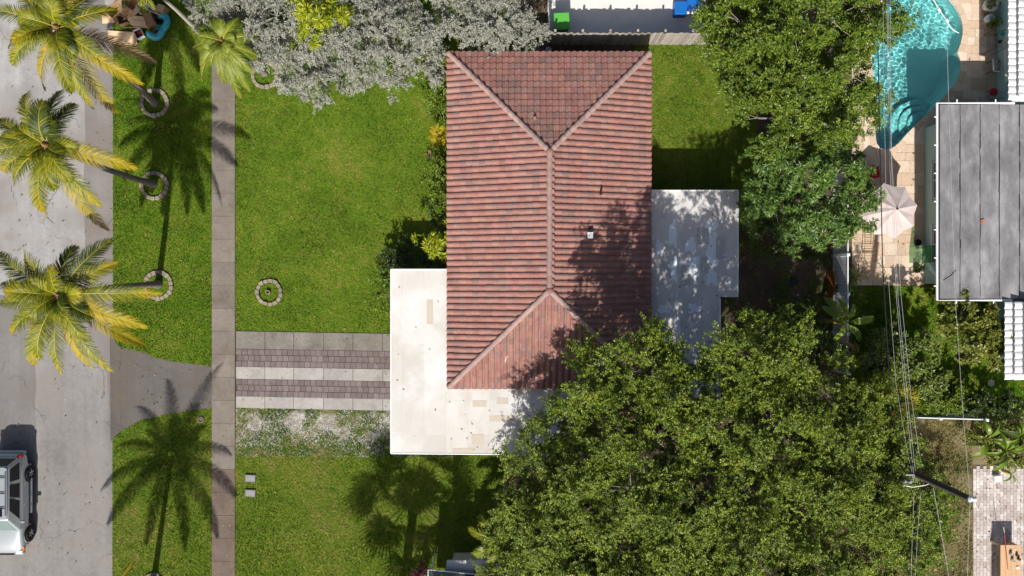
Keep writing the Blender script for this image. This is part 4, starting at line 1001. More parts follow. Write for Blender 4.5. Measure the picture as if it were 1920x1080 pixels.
# ---- silver-leaved trees along the north side
tree('silver_tree', G(470, 40), L_([(400, 15, 2.1, 1.1), (462, 50, 2.2, 1.0), (520, 30, 3.4, 1.3), (545, 105, 2.6, 1.2), (500, 95, 2.2, .8), (600, 135, 2.1, 1.0), (430, -40, 3, 1.3), (520, -50, 3.2, 1.4), (585, 165, 1.5, .55), (555, 150, 1.6, .6)]),
     'silver-grey leaved tree spreading behind the small ringed palm', 'tree', 'silverleaf', dens=8.5, clump=.36, twigs=7, per=15, ll=.098, lw=.047, seed=4, trunk_r=.14, limb=.06, up=.1, south=.35, group='silver-leaved trees', inner=.16, bough=.72)
tree('silver_tree', G(700, 50), L_([(610, 60, 3.0, 1.2), (680, 40, 3.4, 1.35), (750, 50, 3.3, 1.3), (660, 115, 2.4, 1.05), (730, 115, 2.4, 1.1), (690, -40, 3.2, 1.4), (770, -40, 3.0, 1.3), (648, 160, 1.5, .5), (705, 150, 1.6, .55), (755, 150, 1.6, .5), (790, 110, 2.2, .8)]),
     'silver-grey leaved tree in the middle of the row, drooping over the front lawn', 'tree', 'silverleaf', dens=8.5, clump=.36, twigs=7, per=15, ll=.098, lw=.047, seed=5, trunk_r=.14, limb=.06, up=.1, south=.35, group='silver-leaved trees', inner=.16, bough=.72)
tree('silver_tree', G(890, 40), L_([(815, 55, 3.0, 1.15), (875, 40, 3.0, 1.1), (930, 40, 3.0, 1.05), (980, 45, 2.8, .85), (850, -30, 3, 1.2), (930, -30, 3, 1.2), (900, 75, 2.4, .6), (960, 75, 2.4, .5)]),
     'silver-grey leaved tree against the north eave of the tiled roof', 'tree', 'silverleaf', dens=8.5, clump=.36, twigs=7, per=15, ll=.098, lw=.047, seed=6, trunk_r=.14, limb=.06, up=.1, south=.2, group='silver-leaved trees', inner=.16, bough=.72)
# ---- chartreuse umbrella plants
tree('umbrella_plant', G(620, 10), L_([(565, 5, 3.8, .75), (605, 20, 4.0, .85), (632, 25, 3.8, .7), (592, 60, 3.5, .7), (600, -30, 3.8, .9)]),
     'chartreuse umbrella plant rising out of the silver trees at the top edge', 'plant', 'scheff', dens=6.5, clump=.22, twigs=2, per=13, ll=.3, lw=.06, style='rosette', seed=7, trunk_r=.05, limb=.03, up=.9, low=0, inner=.1)
tree('umbrella_plant', G(815, 455), L_([(800, 447, 1.9, .45, .4, .35), (822, 452, 2.0, .45, .45, .35), (815, 470, 1.8, .4, .35, .3), (832, 436, 1.9, .35)]),
     'chartreuse umbrella plant beside the tiled eave above the white carport roof', 'plant', 'scheff', dens=9, clump=.2, twigs=2, per=13, ll=.27, lw=.055, style='rosette', seed=8, trunk_r=.04, limb=.025, up=.9, low=0, inner=.1)
# ---- shrubs along the house front
SH = dict(dens=16, bough=.4, clump=.24, twigs=6, per=10, ll=.10, lw=.055, trunk_r=.035, limb=.02, part='foliage', bark='bark')
tree('shrub', G(830, 125), L_([(824, 112, 1.9, .55, .6), (818, 140, 1.6, .6, .6), (812, 168, 1.3, .6, .6), (832, 152, 1.8, .5)]), 'green leafy shrub at the north corner of the house front', 'shrub', 'shrub', seed=9, **SH)
tree('shrub', G(832, 205), L_([(822, 190, 1.4, .5, .55), (826, 216, 1.3, .42, .5)]), 'green shrub above the yellow fan plant by the house', 'shrub', 'shrub', seed=10, **SH)
tree('shrub', G(830, 335), L_([(826, 315, 1.5, .5, .55), (819, 345, 1.3, .55, .6), (828, 372, 1.6, .5, .5)]), 'yellow-green shrub midway along the house front', 'shrub', 'shrub', seed=11, **SH)
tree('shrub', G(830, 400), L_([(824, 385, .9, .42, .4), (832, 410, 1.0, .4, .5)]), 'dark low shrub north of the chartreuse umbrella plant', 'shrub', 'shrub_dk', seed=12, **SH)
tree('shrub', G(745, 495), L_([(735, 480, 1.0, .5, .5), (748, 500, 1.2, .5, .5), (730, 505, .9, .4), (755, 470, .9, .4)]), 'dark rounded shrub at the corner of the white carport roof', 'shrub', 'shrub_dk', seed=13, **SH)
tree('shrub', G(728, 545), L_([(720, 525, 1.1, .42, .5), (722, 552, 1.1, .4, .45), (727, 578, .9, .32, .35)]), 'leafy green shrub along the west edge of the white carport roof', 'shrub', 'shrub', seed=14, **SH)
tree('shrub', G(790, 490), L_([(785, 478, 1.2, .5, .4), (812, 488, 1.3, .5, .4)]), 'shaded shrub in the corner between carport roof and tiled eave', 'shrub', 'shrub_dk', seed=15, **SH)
# dead bush / bare patch
tree('shrub', G(810, 290), L_([(806, 300, .45, .4, .55, .3)]), 'dry pinkish dead bush by the house front', 'shrub', 'fr_brown', seed=16, dens=6, clump=.25, twigs=4, per=5, ll=.08, lw=.03, trunk_r=.02, limb=.015, part='foliage')
# ---- right-hand yards
tree('garden_tree', G(1680, 655), L_([(1642, 652, 2.0, .65), (1674, 648, 2.3, .75), (1660, 680, 2.7, .9), (1712, 660, 2.7, .9), (1742, 692, 2.4, .75), (1698, 715, 2.6, .95), (1740, 725, 2.1, .6), (1650, 712, 2.2, .7)]),
     'garden tree with reddish leaf tips beneath the overhead wires', 'tree', 'croton', dens=11, clump=.28, twigs=6, per=11, ll=.15, lw=.08, seed=17, trunk_r=.1, limb=.06, inner=.2)
tree('garden_tree', G(1810, 620), L_([(1800, 590, 2.2, .75), (1845, 600, 2.3, .75), (1815, 635, 2.5, .85), (1855, 645, 2.3, .7), (1868, 665, 1.8, .45), (1790, 625, 2.0, .6)]),
     'small olive-green tree beside the white tile roof corner', 'tree', 'olive', dens=14, clump=.26, twigs=6, per=11, ll=.14, lw=.078, seed=18, trunk_r=.08, limb=.05, inner=.2)
HD = dict(dens=30, bough=.4, clump=.18, twigs=6, per=10, ll=.10, lw=.062, trunk_r=.035, limb=.02, part='foliage', up=.6)
tree('hedge', G(1735, 755), L_([(1712, 755, 1.3, .5, .55, .5), (1735, 753, 1.35, .55, .55, .5), (1752, 756, 1.25, .45, .5, .5)]), 'yellow-green clipped hedge section nearest the wires', 'hedge', 'shrub', seed=19, **HD)
tree('hedge', G(1785, 757), L_([(1772, 755, 1.3, .5, .55, .5), (1795, 754, 1.35, .5, .55, .5)]), 'clipped hedge section in the middle of the white fence', 'hedge', 'shrub', seed=20, **HD)
tree('hedge', G(1830, 760), L_([(1825, 757, 1.35, .45, .45, .4), (1850, 757, 1.3, .45, .45, .4), (1875, 760, 1.3, .45), (1898, 762, 1.3, .45)]), 'dark hedge section toward the right edge of the frame', 'hedge', 'shrub_dk', seed=21, **HD)
tree('shrub', G(1700, 955), L_([(1735, 960, 2.6, .9), (1762, 935, 2.0, .75), (1748, 1005, 2.2, .8), (1775, 970, 1.7, .6), (1720, 1020, 2.4, .8), (1745, 905, 2.0, .7), (1700, 850, 2.3, .7), (1755, 1040, 1.5, .6)]),
     'bright green bush below the leaning utility pole', 'shrub', 'shrub', seed=22, dens=9, clump=.3, twigs=5, per=10, ll=.12, lw=.07, trunk_r=.07, limb=.04, part='foliage')
tree('shrub', G(1600, 545), L_([(1598, 525, .8, .25, .45), (1604, 560, .8, .35, .45), (1610, 590, .9, .4, .5)]), 'low green shrub inside the white vinyl fence', 'shrub', 'shrub', seed=23, **SH)
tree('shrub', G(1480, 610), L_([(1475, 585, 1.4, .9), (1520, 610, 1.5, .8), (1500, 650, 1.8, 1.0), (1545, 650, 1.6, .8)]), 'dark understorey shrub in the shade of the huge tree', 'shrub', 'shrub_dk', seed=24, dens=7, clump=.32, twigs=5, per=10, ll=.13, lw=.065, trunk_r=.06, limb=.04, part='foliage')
tree('shrub', G(785, 1085), L_([(799, 1070, .9, .25, .25), (788, 1088, .9, .4)]), 'magenta flowering shrub at the bottom edge', 'shrub', 'flower', seed=25, **SH)
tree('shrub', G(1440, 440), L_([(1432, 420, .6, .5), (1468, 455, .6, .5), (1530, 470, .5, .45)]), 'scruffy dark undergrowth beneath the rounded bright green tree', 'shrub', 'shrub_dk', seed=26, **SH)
# mulch-side grasses by the road: none

# ---- palms
def frond(o_c, az, reach, e0, e1, kind, rr, nleaf=72, ll=.66, lw=.036, sc=1.0, rad=.026, droop=.6, tipc=None, lift=.2, bunch=0.0):
    """one feather frond: returns (verts, faces, matidx); materials 0 stalk, 1 leaflet, 2 outer leaflet"""
    n = 16; pts = [Vector(o_c)]; pit = []
    hx = Vector((math.cos(az), math.sin(az), 0)); sw_ = rr.uniform(-.35, .35)
    path = [(0, 0)]; x = z = 0
    for k in range(n):
        s = (k + .5) / n; p = e0 + (e1 - e0) * s ** 1.15
        x += math.cos(p); z += math.sin(p); path.append((x, z))
    k_ = reach / max(1e-6, max(q[0] for q in path))
    side0 = Vector((-hx.y, hx.x, 0))
    pts = [Vector(o_c) + hx * (q[0] * k_) + Vector((0, 0, q[1] * k_)) + side0 * (sw_ * reach * .25 * (i / n) ** 2) for i, q in enumerate(path)]
    mb = MB(); mb.tube(pts, [rad * (1 - .85 * i / n) for i in range(n + 1)], 4, 0)
    twist = rr.uniform(-.5, .5)
    for sgn in (-1, 1):
        for j in range(nleaf):
            s = .14 + .86 * (j + rr.uniform(-.3, .3)) / nleaf; s = min(.995, max(.1, s)); f = s * n; i = min(n - 1, int(f)); b = pts[i].lerp(pts[i + 1], f - i)
            t = (pts[i + 1] - pts[i]).normalized(); sd = t.cross(Vector((0, 0, 1)))
            sd = sd.normalized() if sd.length > .05 else side0
            sd = sd * sgn; upn = sd.cross(t) * sgn
            if upn.z < 0: upn = -upn
            tw = twist * s * sgn
            prof = math.sin(math.pi * min(1, .12 + .82 * s)) ** .6 * (1.0 if s < .8 else 1 - (s - .8) * 1.8)
            Lf = ll * sc * prof * rr.uniform(.82, 1.12); phi = .45 + .65 * s + bunch
            d = (sd * math.cos(phi) + t * math.sin(phi) + upn * (lift + tw)).normalized()
            p0 = b; wv = lw * sc * rr.uniform(.8, 1.2); seg = 3; vs = []
            wn_ = t.cross(d).normalized() if t.cross(d).length > .01 else upn
            wd = (t - d * t.dot(d)); wd = wd.normalized() if wd.length > .01 else sd
            dd = d.copy(); q = p0.copy()
            for k in range(seg + 1):
                ww = wv * (.7, 1.0, .75, .05)[k] * .5
                vs += [q - wd * ww, q + wd * ww]
                dd = (dd + Vector((0, 0, -droop * .5 * (k + .6) * .6)) + Vector((rr.uniform(-.08, .08), rr.uniform(-.08, .08), 0))).normalized(); q = q + dd * (Lf / seg)
            mi = 2 if (s > .78 and rr.random() < .8) or rr.random() < .08 else 1
            mb.add(vs, [(2 * k, 2 * k + 1, 2 * k + 3, 2 * k + 2) for k in range(seg)], mi)
    return mb
KIND = {'g': ('rachis', 'fr_green', 'fr_green'), 'y': ('rachis', 'fr_yellow', 'fr_yellow'), 'h': ('rachis', 'fr_green', 'fr_yellow'), 'd': ('rachis', 'fr_dark', 'fr_green'),
        'b': ('rachis_br', 'fr_brown', 'fr_brown'), 'm': ('rachis', 'fr_yellow', 'fr_brown'), 'l': ('rachis', 'fr_light', 'fr_light'), 'k': ('rachis', 'fr_dark', 'fr_dark')}
def palm(name, base, crown, h, fronds, label, seed, trunk_r=(.15, .13, .105), bend=(.0, .0), ll=.62, nleaf=92, lw=.027, ppm=47.6, sc=1.0, cat='palm tree', young=5, droop=.6, **kw):
    rr = random.Random(seed); b0 = Vector((base[0], base[1], -.05)); c = Vector(crown)
    t = empty(name, (base[0], base[1], 0), label, cat)
    tb = MB(); n = 12; pts = []
    for k in range(n + 1):
        s = k / n; p = b0.lerp(c, s); p.x += bend[0] * math.sin(math.pi * s); p.y += bend[1] * math.sin(math.pi * s); pts.append(p)
    rads = [trunk_r[0] * 1.5 if k == 0 else trunk_r[0] * (1.15 if k == 1 else 1) * (1 - k / n) + trunk_r[2] * (k / n) for k in range(n + 1)]
    tb.tube(pts, rads, 10); tb.build('trunk', M['palm_bark'], t, smooth=True)
    cb = MB(); cb.lathe(c - Vector((0, 0, .25)), [(trunk_r[2] * 1.1, -.2), (trunk_r[2] * 1.7, .1), (trunk_r[2] * 1.3, .4), (.02, .65)], 9); cb.build('crown_heart', M['rachis_br'], t, smooth=True)
    fronds = list(fronds) + [(rr.uniform(25, 75) * ppm / 47.6 * math.cos(k * 2.4) * (sc if ll > .6 else .55), rr.uniform(25, 75) * ppm / 47.6 * math.sin(k * 2.4) * (sc if ll > .6 else .55), rr.choice('ghhdg') if ll > .6 else fronds[k % len(fronds)][2], rr.uniform(50, 80), rr.uniform(-30, 10)) for k in range(young)]
    for (dx, dy_, kd, e0, e1) in fronds:
        az = math.atan2(-dy_, dx); reach = math.hypot(dx, dy_) / ppm
        o = c + Vector((math.cos(az), math.sin(az), 0)) * trunk_r[2] * .8 + Vector((0, 0, rr.uniform(-.05, .15)))
        m = frond(o, az, max(.25, reach), R(e0), R(e1), kd, rr, nleaf=nleaf, ll=ll, lw=lw, sc=sc, droop=droop, **kw); mats = [M[x] for x in KIND[kd]]
        m.build('frond', mats, t)
    return t
zc = 8.0
palm('coconut_palm', G(290, 193)[:2], P(108, 52, zc), zc, [(-125, -38, 'g', 35, -50), (-105, 25, 'h', 20, -60), (-60, 95, 'm', 0, -75), (-95, 60, 'g', 30, -60), (48, 132, 'h', 10, -60), (18, 110, 'g', 25, -60), (66, 128, 'y', -5, -75), (128, 100, 'y', 12, -50), (142, 30, 'b', -5, -65), (105, -28, 'h', 35, -45), (45, -75, 'h', 50, -50), (-20, -85, 'g', 50, -40), (-75, -75, 'g', 40, -45), (15, -30, 'g', 75, 20), (-35, 20, 'h', 70, 0), (95, 62, 'g', 25, -45), (-45, -10, 'g', 65, -5), (30, 50, 'd', 50, -40), (75, -60, 'd', 30, -50)],
     'coconut palm nearest the top edge with a yellow frond reaching over its trunk', 31, bend=(.15, .1))
palm('coconut_palm', G(287, 345)[:2], P(88, 272, zc), zc, [(20, -105, 'd', 30, -55), (-35, -95, 'h', 45, -60), (-95, -45, 'g', 30, -45), (-120, 10, 'g', 30, -50), (-95, 45, 'h', 20, -60), (-45, 130, 'm', 0, -70), (-15, 118, 'h', 25, -60), (10, 78, 'g', 45, -55), (92, 108, 'h', 22, -45), (68, 145, 'm', -5, -70), (155, 28, 'y', 20, -45), (55, 62, 'g', 50, -40), (-30, -20, 'g', 70, 10), (25, -35, 'd', 65, -10), (-60, 70, 'g', 35, -50), (45, -75, 'd', 20, -55), (-70, -15, 'g', 55, -30), (60, 10, 'g', 55, -20)],
     'middle coconut palm of the three along the street verge', 32, bend=(.05, -.12))
palm('coconut_palm', G(297, 533)[:2], P(115, 552, zc), zc, [(-115, -70, 'g', 35, -45), (-60, -80, 'h', 45, -50), (30, -85, 'd', 45, -50), (88, -100, 'd', 30, -50), (100, -62, 'h', 30, -40), (178, -8, 'h', 18, -30), (152, 58, 'y', 22, -35), (128, 90, 'y', 8, -60), (70, 148, 'h', 20, -50), (40, 140, 'y', 20, -60), (-12, 152, 'h', 20, -55), (-72, 130, 'h', 25, -60), (-45, 120, 'g', 40, -60), (-110, 70, 'h', 25, -55), (-120, 20, 'g', 30, -50), (-105, -20, 'h', 40, -40), (20, 40, 'g', 70, 0), (-30, -20, 'g', 75, 15), (60, 40, 'd', 55, -40), (-60, 45, 'g', 55, -30), (45, 85, 'g', 40, -50)],
     'coconut palm across the street edge just above the asphalt apron', 33, bend=(.1, .08))
gx = G(286, 1128, 7.0); palm('coconut_palm', G(288, 1092)[:2], (gx.x, gx.y, 7.0), 7.0, [(-120, -40, 'g', 30, -45), (115, -205, 'h', 30, -25), (0, -165, 'h', 45, -40), (60, -120, 'g', 40, -40), (140, -40, 'g', 25, -50), (150, 40, 'h', 20, -55), (110, 110, 'h', 15, -60), (40, 150, 'g', 20, -60), (-50, 140, 'h', 20, -60), (-130, 90, 'h', 15, -60), (-150, 20, 'g', 20, -50), (-80, -110, 'g', 45, -40), (30, 60, 'g', 60, -20), (-60, 60, 'g', 55, -20), (70, -30, 'g', 65, 0)],
     'coconut palm below the frame whose frond tip pokes in at the bottom left', 34, ppm=46)
# fan palm standing below the frame, known by its shadow
def fan_palm(name, base, crown, label, seed, n=24, pl=1.7, fr=1.25, kd=('fr_green', 'rachis'), seg=26, el=(-45, 75), trunk=.24, even=False):
    rr = random.Random(seed); t = empty(name, (base[0], base[1], 0), label, 'palm tree'); c = Vector(crown)
    tb = MB(); tb.tube([Vector((base[0], base[1], -.05)), Vector((base[0], base[1], 0)).lerp(c, .5), c], [trunk * 1.2, trunk, trunk * .9], 10); tb.build('trunk', M['palm_bark'], t, smooth=True)
    spec_ = [(6.283 * k / n * (1 if even else 2.399 * n / 6.283) + rr.uniform(-.12, .12), R(el[0] + (el[1] - el[0]) * (((k * 7) % n + .5) / n)), pl * rr.uniform(.78, 1.18), fr * rr.uniform(.85, 1.1)) for k in range(n)] + [(2.399 * k, R(rr.uniform(15, 75)), pl * .22, fr * .85) for k in range(n // 2)]
    for az, e, L1, fr in spec_:
        d = Vector((math.cos(az) * math.cos(e), math.sin(az) * math.cos(e), math.sin(e)))
        hub = c + d * L1 - Vector((0, 0, .15)); mb = MB(); mb.tube([c, c + d * L1 * .5, hub], [.03, .022, .018], 4, 0)
        sd = d.cross(Vector((0, 0, 1))); sd = sd.normalized() if sd.length > .05 else Vector((1, 0, 0)); f2 = (d + Vector((0, 0, -.12))).normalized(); un = sd.cross(f2)
        for j in range(seg):
            a = -2.0 + 4.0 * j / (seg - 1); dr = f2 * math.cos(a) + sd * math.sin(a); R_ = fr * (1 - .12 * abs(a)) * rr.uniform(.9, 1.08); wd = dr.cross(un).normalized()
            w0 = fr * 4.0 / seg * .4; p1 = hub + dr * R_ * .62 + un * .04; p2 = hub + dr * R_ - Vector((0, 0, .18 * R_))
            mb.add([hub - wd * .01, hub + wd * .01, p1 + wd * w0 * .55, p2, p1 - wd * w0 * .55], [(0, 1, 2, 4), (4, 2, 3)], 1)
        mb.build('frond', [M[kd[1]], M[kd[0]]], t)
    return t
c_ = G(742, 1215, 7.6); fan_palm('fan_palm', G(740, 1222)[:2], c_, 'fan palm standing below the frame, casting a star of frond shadows on the south lawn', 41, n=27, pl=2.25, fr=1.3, el=(-30, 42), even=True, seg=22)
fp_ = P(1672, 755, 2.6); fan_palm('fan_palm', (fp_.x, fp_.y), fp_, 'yellowing fan palm beside the white fence corner under the wires', 42, n=12, pl=.8, fr=.8, kd=('fr_yellow', 'rachis'), el=(-20, 60), trunk=.1)
fp_ = P(826, 250, 1.1); fan_palm('fan_palm', (fp_.x, fp_.y), fp_, 'small yellow-green fan plant tucked under the tiled eave', 43, n=12, pl=.35, fr=.42, kd=('fr_yellow', 'rachis'), el=(-10, 70), trunk=.05, seg=14)
# feathery small palm with a leaning trunk by the sidewalk
sp_ = P(418, 78, 3.0)
palm('feather_palm', G(497, 138)[:2], sp_, 3.0, [(-62, 8, 'l', 30, -60), (-40, 45, 'l', 25, -70), (-5, 70, 'l', 25, -70), (42, 82, 'l', 20, -60), (62, 30, 'l', 25, -55), (70, -8, 'l', 30, -45), (35, -38, 'l', 45, -40), (-15, -45, 'l', 45, -45), (-50, -25, 'l', 40, -50), (15, 25, 'l', 65, -20), (-25, 15, 'l', 65, -20), (-55, 60, 'l', 10, -75), (20, 92, 'l', 10, -75), (50, 55, 'l', 40, -60), (-20, 40, 'l', 50, -60)],
     'small pale green feather palm arching over the sidewalk', 35, trunk_r=(.11, .08, .07), ll=.46, nleaf=70, lw=.028, ppm=41.2, droop=.9)
pp_ = P(938, 1012, 2.6)
palm('feather_palm', (pp_.x + .2, pp_.y + .05), pp_, 2.6, [(-58, -18, 'g', 30, -50), (-50, 30, 'l', 30, -55), (-20, 55, 'l', 30, -60), (15, 62, 'l', 25, -60), (-8, -52, 'l', 35, -50), (-35, -45, 'g', 35, -50), (55, 20, 'd', 20, -50), (60, -15, 'd', 25, -45), (40, 48, 'd', 15, -60), (-25, 15, 'g', 65, -10), (10, 10, 'l', 70, 0), (20, -40, 'd', 30, -50)],
     'bushy green palm at the left foot of the huge tree', 36, trunk_r=(.12, .1, .09), ll=.42, nleaf=30, lw=.05, ppm=41, droop=.35)
# palm stem in the silver tree corner, bare leaning trunk by the box pile
bt = empty('tree_trunk', G(372, 60)[:3], 'bare leaning trunk beside the cardboard pile', 'tree trunk'); m = MB(); m.tube([G(372, 60, -.05), P(358, 45, 1.2), P(330, 18, 2.6), P(300, -8, 4.0), P(270, -35, 5.2)], [.13, .10, .085, .075, .07], 8); m.build('trunk', M['bark_pale'], bt, smooth=True)
# its crown stays above the frame
rr = random.Random(12); cc = P(268, -37, 5.25)
for k in range(11):
    az = k * 2.399; mm = frond(cc, az, 1.5, R(35 + 3 * k), R(-50), 'g', rr, nleaf=26, ll=.4); mm.build('frond', [M[x] for x in KIND['g']], bt)

# ---- bananas and big-leaf plants
def banana(name, base, h, leaves, label, seed, mat='banana', sc=1.0):
    rr = random.Random(seed); t = empty(name, (base[0], base[1], 0), label, 'plant'); c = Vector((base[0], base[1], h))
    tb = MB(); tb.tube([Vector((base[0], base[1], -.03)), c.lerp(Vector((base[0], base[1], 0)), .4), c], [.11 * sc, .09 * sc, .05 * sc], 8); tb.build('stem', M['rachis'], t, smooth=True)
    for (tx, ty, tz, kd) in leaves:
        tip = P(tx, ty, tz); d = tip - c; n = 9; mb = MB(); pts = []
        for k in range(n + 1):
            s = k / n; p = c.lerp(tip, s); p.z += .55 * math.sin(math.pi * s) * min(1, d.length / 1.5); pts.append(p)
        sd = d.cross(Vector((0, 0, 1))).normalized(); vs = []; W = .155 * sc * min(1.2, d.length / 1.2)
        for k, p in enumerate(pts):
            s = k / n; wv = W * (0 if s < .16 else math.sin(math.pi * min(1, (s - .16) / .84 * .93 + .05)) ** .55) + .008
            j1, j2 = rr.uniform(.88, 1.06), rr.uniform(.88, 1.06)
            vs += [p + sd * wv * j1 + Vector((0, 0, .06 * sc)), p, p - sd * wv * j2 + Vector((0, 0, .06 * sc))]
        fs = []
        for k in range(n): fs += [(3 * k, 3 * k + 1, 3 * k + 4, 3 * k + 3), (3 * k + 1, 3 * k + 2, 3 * k + 5, 3 * k + 4)]
        mb.add(vs, fs, 0); lf = mb.build('leaf', M[kd], t, smooth=True)
        mr = MB(); mr.tube([p + Vector((0, 0, .008)) for p in pts], [.022 * sc * (1 - .8 * k / n) for k in range(n + 1)], 4); mr.build('midrib', M['fr_light'], lf)
    return t
b1 = P(1582, 605, 2.3); banana('banana_plant', b1[:2], 2.3, [(1638, 595, 2.5, 'banana'), (1540, 575, 2.4, 'banana'), (1545, 558, 2.6, 'olive'), (1612, 640, 2.0, 'banana'), (1572, 560, 2.6, 'shrub'), (1560, 640, 1.9, 'shrub'), (1600, 570, 2.7, 'banana')],
       'banana plant with a bright leaf crossing the white vinyl fence', 51)
b1 = P(1535, 645, 1.5); banana('banana_plant', b1[:2], 1.5, [(1530, 612, 1.9, 'banana'), (1575, 655, 1.7, 'shrub'), (1505, 630, 1.7, 'shrub'), (1550, 680, 1.4, 'shrub'), (1500, 660, 1.4, 'shrub_dk'), (1560, 625, 1.8, 'shrub_dk')],
       'shaded banana plant to the left of the vinyl fence', 52)
b1 = P(1605, 665, 2.0); banana('banana_plant', b1[:2], 2.0, [(1607, 690, 1.4, 'fr_yellow'), (1590, 660, 1.8, 'fr_brown'), (1620, 680, 1.4, 'fr_brown'), (1600, 640, 2.2, 'olive'), (1585, 640, 2.0, 'fr_brown')],
       'withered yellow and brown banana plant by the fence end', 53)
rr = random.Random(77)
for (bx_, by_, hz_, lb_) in ((1850, 822, 1.3, 'broad-leaved tropical plant on the left at the head of the brick patio'), (1885, 845, 1.5, 'taller broad-leaved tropical plant in the middle above the brick patio'), (1912, 818, 1.4, 'broad-leaved tropical plant at the right edge above the brick patio')):
    b1 = P(bx_, by_, hz_); lv = []
    for k in range(11):
        a = k * 2.399 + rr.uniform(-.3, .3); r_ = rr.uniform(22, 46); lv.append((bx_ + r_ * math.cos(a), by_ + r_ * math.sin(a), hz_ + rr.uniform(-.7, .5), rr.choice(('banana', 'shrub', 'olive', 'shrub_dk'))))
    banana('tropical_plant', b1[:2], hz_, lv, lb_, bx_, sc=.78)
b1 = P(1895, 888, .7); banana('tropical_plant', b1[:2], .7, [(1902, 878, .9, 'banana'), (1880, 902, .6, 'banana'), (1900, 905, .6, 'banana'), (1885, 880, .8, 'shrub')], 'small green potted plant on the edge of the brick patio', 55, sc=.8)
tree('shrub', G(1870, 840), L_([(1850, 830, 1.0, .8), (1890, 830, 1.1, .9), (1915, 850, 1.0, .7), (1840, 805, .9, .5)]), 'tangled undergrowth round the broad-leaved tropical plant', 'shrub', 'olive', seed=27, dens=9, clump=.3, twigs=4, per=8, ll=.2, lw=.07, trunk_r=.05, limb=.03, part='foliage')
b1 = P(1603, 520, .5); banana('agave', b1[:2], .35, [(1597 + 22 * math.cos(a), 515 + 24 * math.sin(a), .45, 'shrub') for a in (0, .6, 1.2, 1.8, 2.5, 3.3, 4, 4.6, 5.3, 5.9)], 'spiky green rosette plant at the deck edge by the vinyl fence', 56, sc=.35)

# ================================================================== THINGS
# ---- stone rings
def ring(px, py, label, rpx=24.5, n=17, seed=1, arc=(0, 6.283)):
    rr = random.Random(seed); c = G(px, py); t = empty('stone_ring', c, label, 'stone edging', 'stone rings in the lawns'); r = rpx / PPM
    for k in range(n):
        a0 = arc[0] + (arc[1] - arc[0]) * k / n; a1 = arc[0] + (arc[1] - arc[0]) * (k + .93) / n; ri, ro = r - .085 + rr.uniform(-.02, .02), r + .085 + rr.uniform(-.02, .03)
        q = [(c.x + ri * math.cos(a0), c.y + ri * math.sin(a0)), (c.x + ro * math.cos(a0), c.y + ro * math.sin(a0)), (c.x + ro * 1.015 * math.cos((a0 + a1) / 2), c.y + ro * 1.015 * math.sin((a0 + a1) / 2)), (c.x + ro * math.cos(a1), c.y + ro * math.sin(a1)), (c.x + ri * math.cos(a1), c.y + ri * math.sin(a1))]
        m = MB(); m.prism(q, -.02, .10 + rr.uniform(-.02, .02)); m.build('stone', M['stone'], t, bevel=.018)
    return t
ring(290, 193, 'stone ring round the foot of the palm nearest the top edge', 24, 18, 1)
ring(290, 348, 'stone ring round the foot of the middle street palm', 23.5, 17, 2)
ring(297, 535, 'stone ring round the foot of the palm above the asphalt apron', 24.5, 18, 3)
ring(505, 548, 'empty stone ring alone on the front lawn', 22, 15, 4)
ring(497, 140, 'stone ring round the foot of the small feather palm', 23, 16, 5)
ring(288, 1092, 'stone ring cut by the bottom edge of the frame', 16, 13, 6)
c = G(503.5, 548); m = MB(); m.lathe(c, [(.11, 0), (.11, .14), (.075, .15), (.07, .05), (.0, .05)], 12); tag(m.build('stump', M['stone'], origin=c), 'short hollow stub inside the empty stone ring', 'stump')
c = G(377, 787); m = MB(); m.lathe(c, [(.17, 0), (.17, .06), (.10, .07), (.09, .03), (0, .03)], 14); tag(m.build('valve_cover', M['walk_brown'], origin=c), 'small round valve cover in the verge beside the sidewalk', 'valve cover')
for py, lb in ((896, 'upper of two grey water meter covers in the south lawn'), (924, 'lower of two grey water meter covers in the south lawn')):
    c = G(470, py); t = empty('meter_cover', c, lb, 'meter cover', 'water meter covers')
    m = MB(); m.box(c + Vector((0, 0, .04)), (.52, .36, .08), -.04); m.build('frame', M['drive_dark'], t, bevel=.01)
    m = MB(); m.box(c + Vector((.01, .005, .085)), (.45, .29, .02), -.04); l_ = m.build('lid', plain('grey_cover', (.24, .24, .245), .6), t, bevel=.005)
    m = MB(); m.lathe(c + Vector((.11, .01, .096)), [(.035, 0), (.03, .012), (0, .014)], 10); m.build('reader_cap', M['steel'], l_)
c = G(1857, 718); m = MB(); m.lathe(c, [(.17, -.02), (.17, .05), (.155, .06), (0, .06)], 20); tag(m.build('stepping_stone', M['drive_light'], origin=c), 'round pale stepping stone in the shaded grass', 'stepping stone')
c = G(1489, 528); m = MB(); m.lathe(c, [(.2, -.02), (.2, .04), (.16, .05), (0, .05)], 16); tag(m.build('manhole_cover', M['black'], origin=c), 'dark round cover in the shaded back yard', 'cover')
c = G(1200 / 1.0 - 172, 94); c = G(1028, 96); m = MB(); m.lathe(c, [(.16, 0), (.17, .2), (.15, .28), (0, .28)], 14); tag(m.build('bucket', M['steel'], origin=c), 'grey bucket in the shade behind the north eave', 'bucket')

M['windshield'] = plain('windshield_reflection_tint', (.16, .22, .22), .06, .1, 2, spec=.6, bump=0)  # paler teal base colour stands in for reflection in the glass
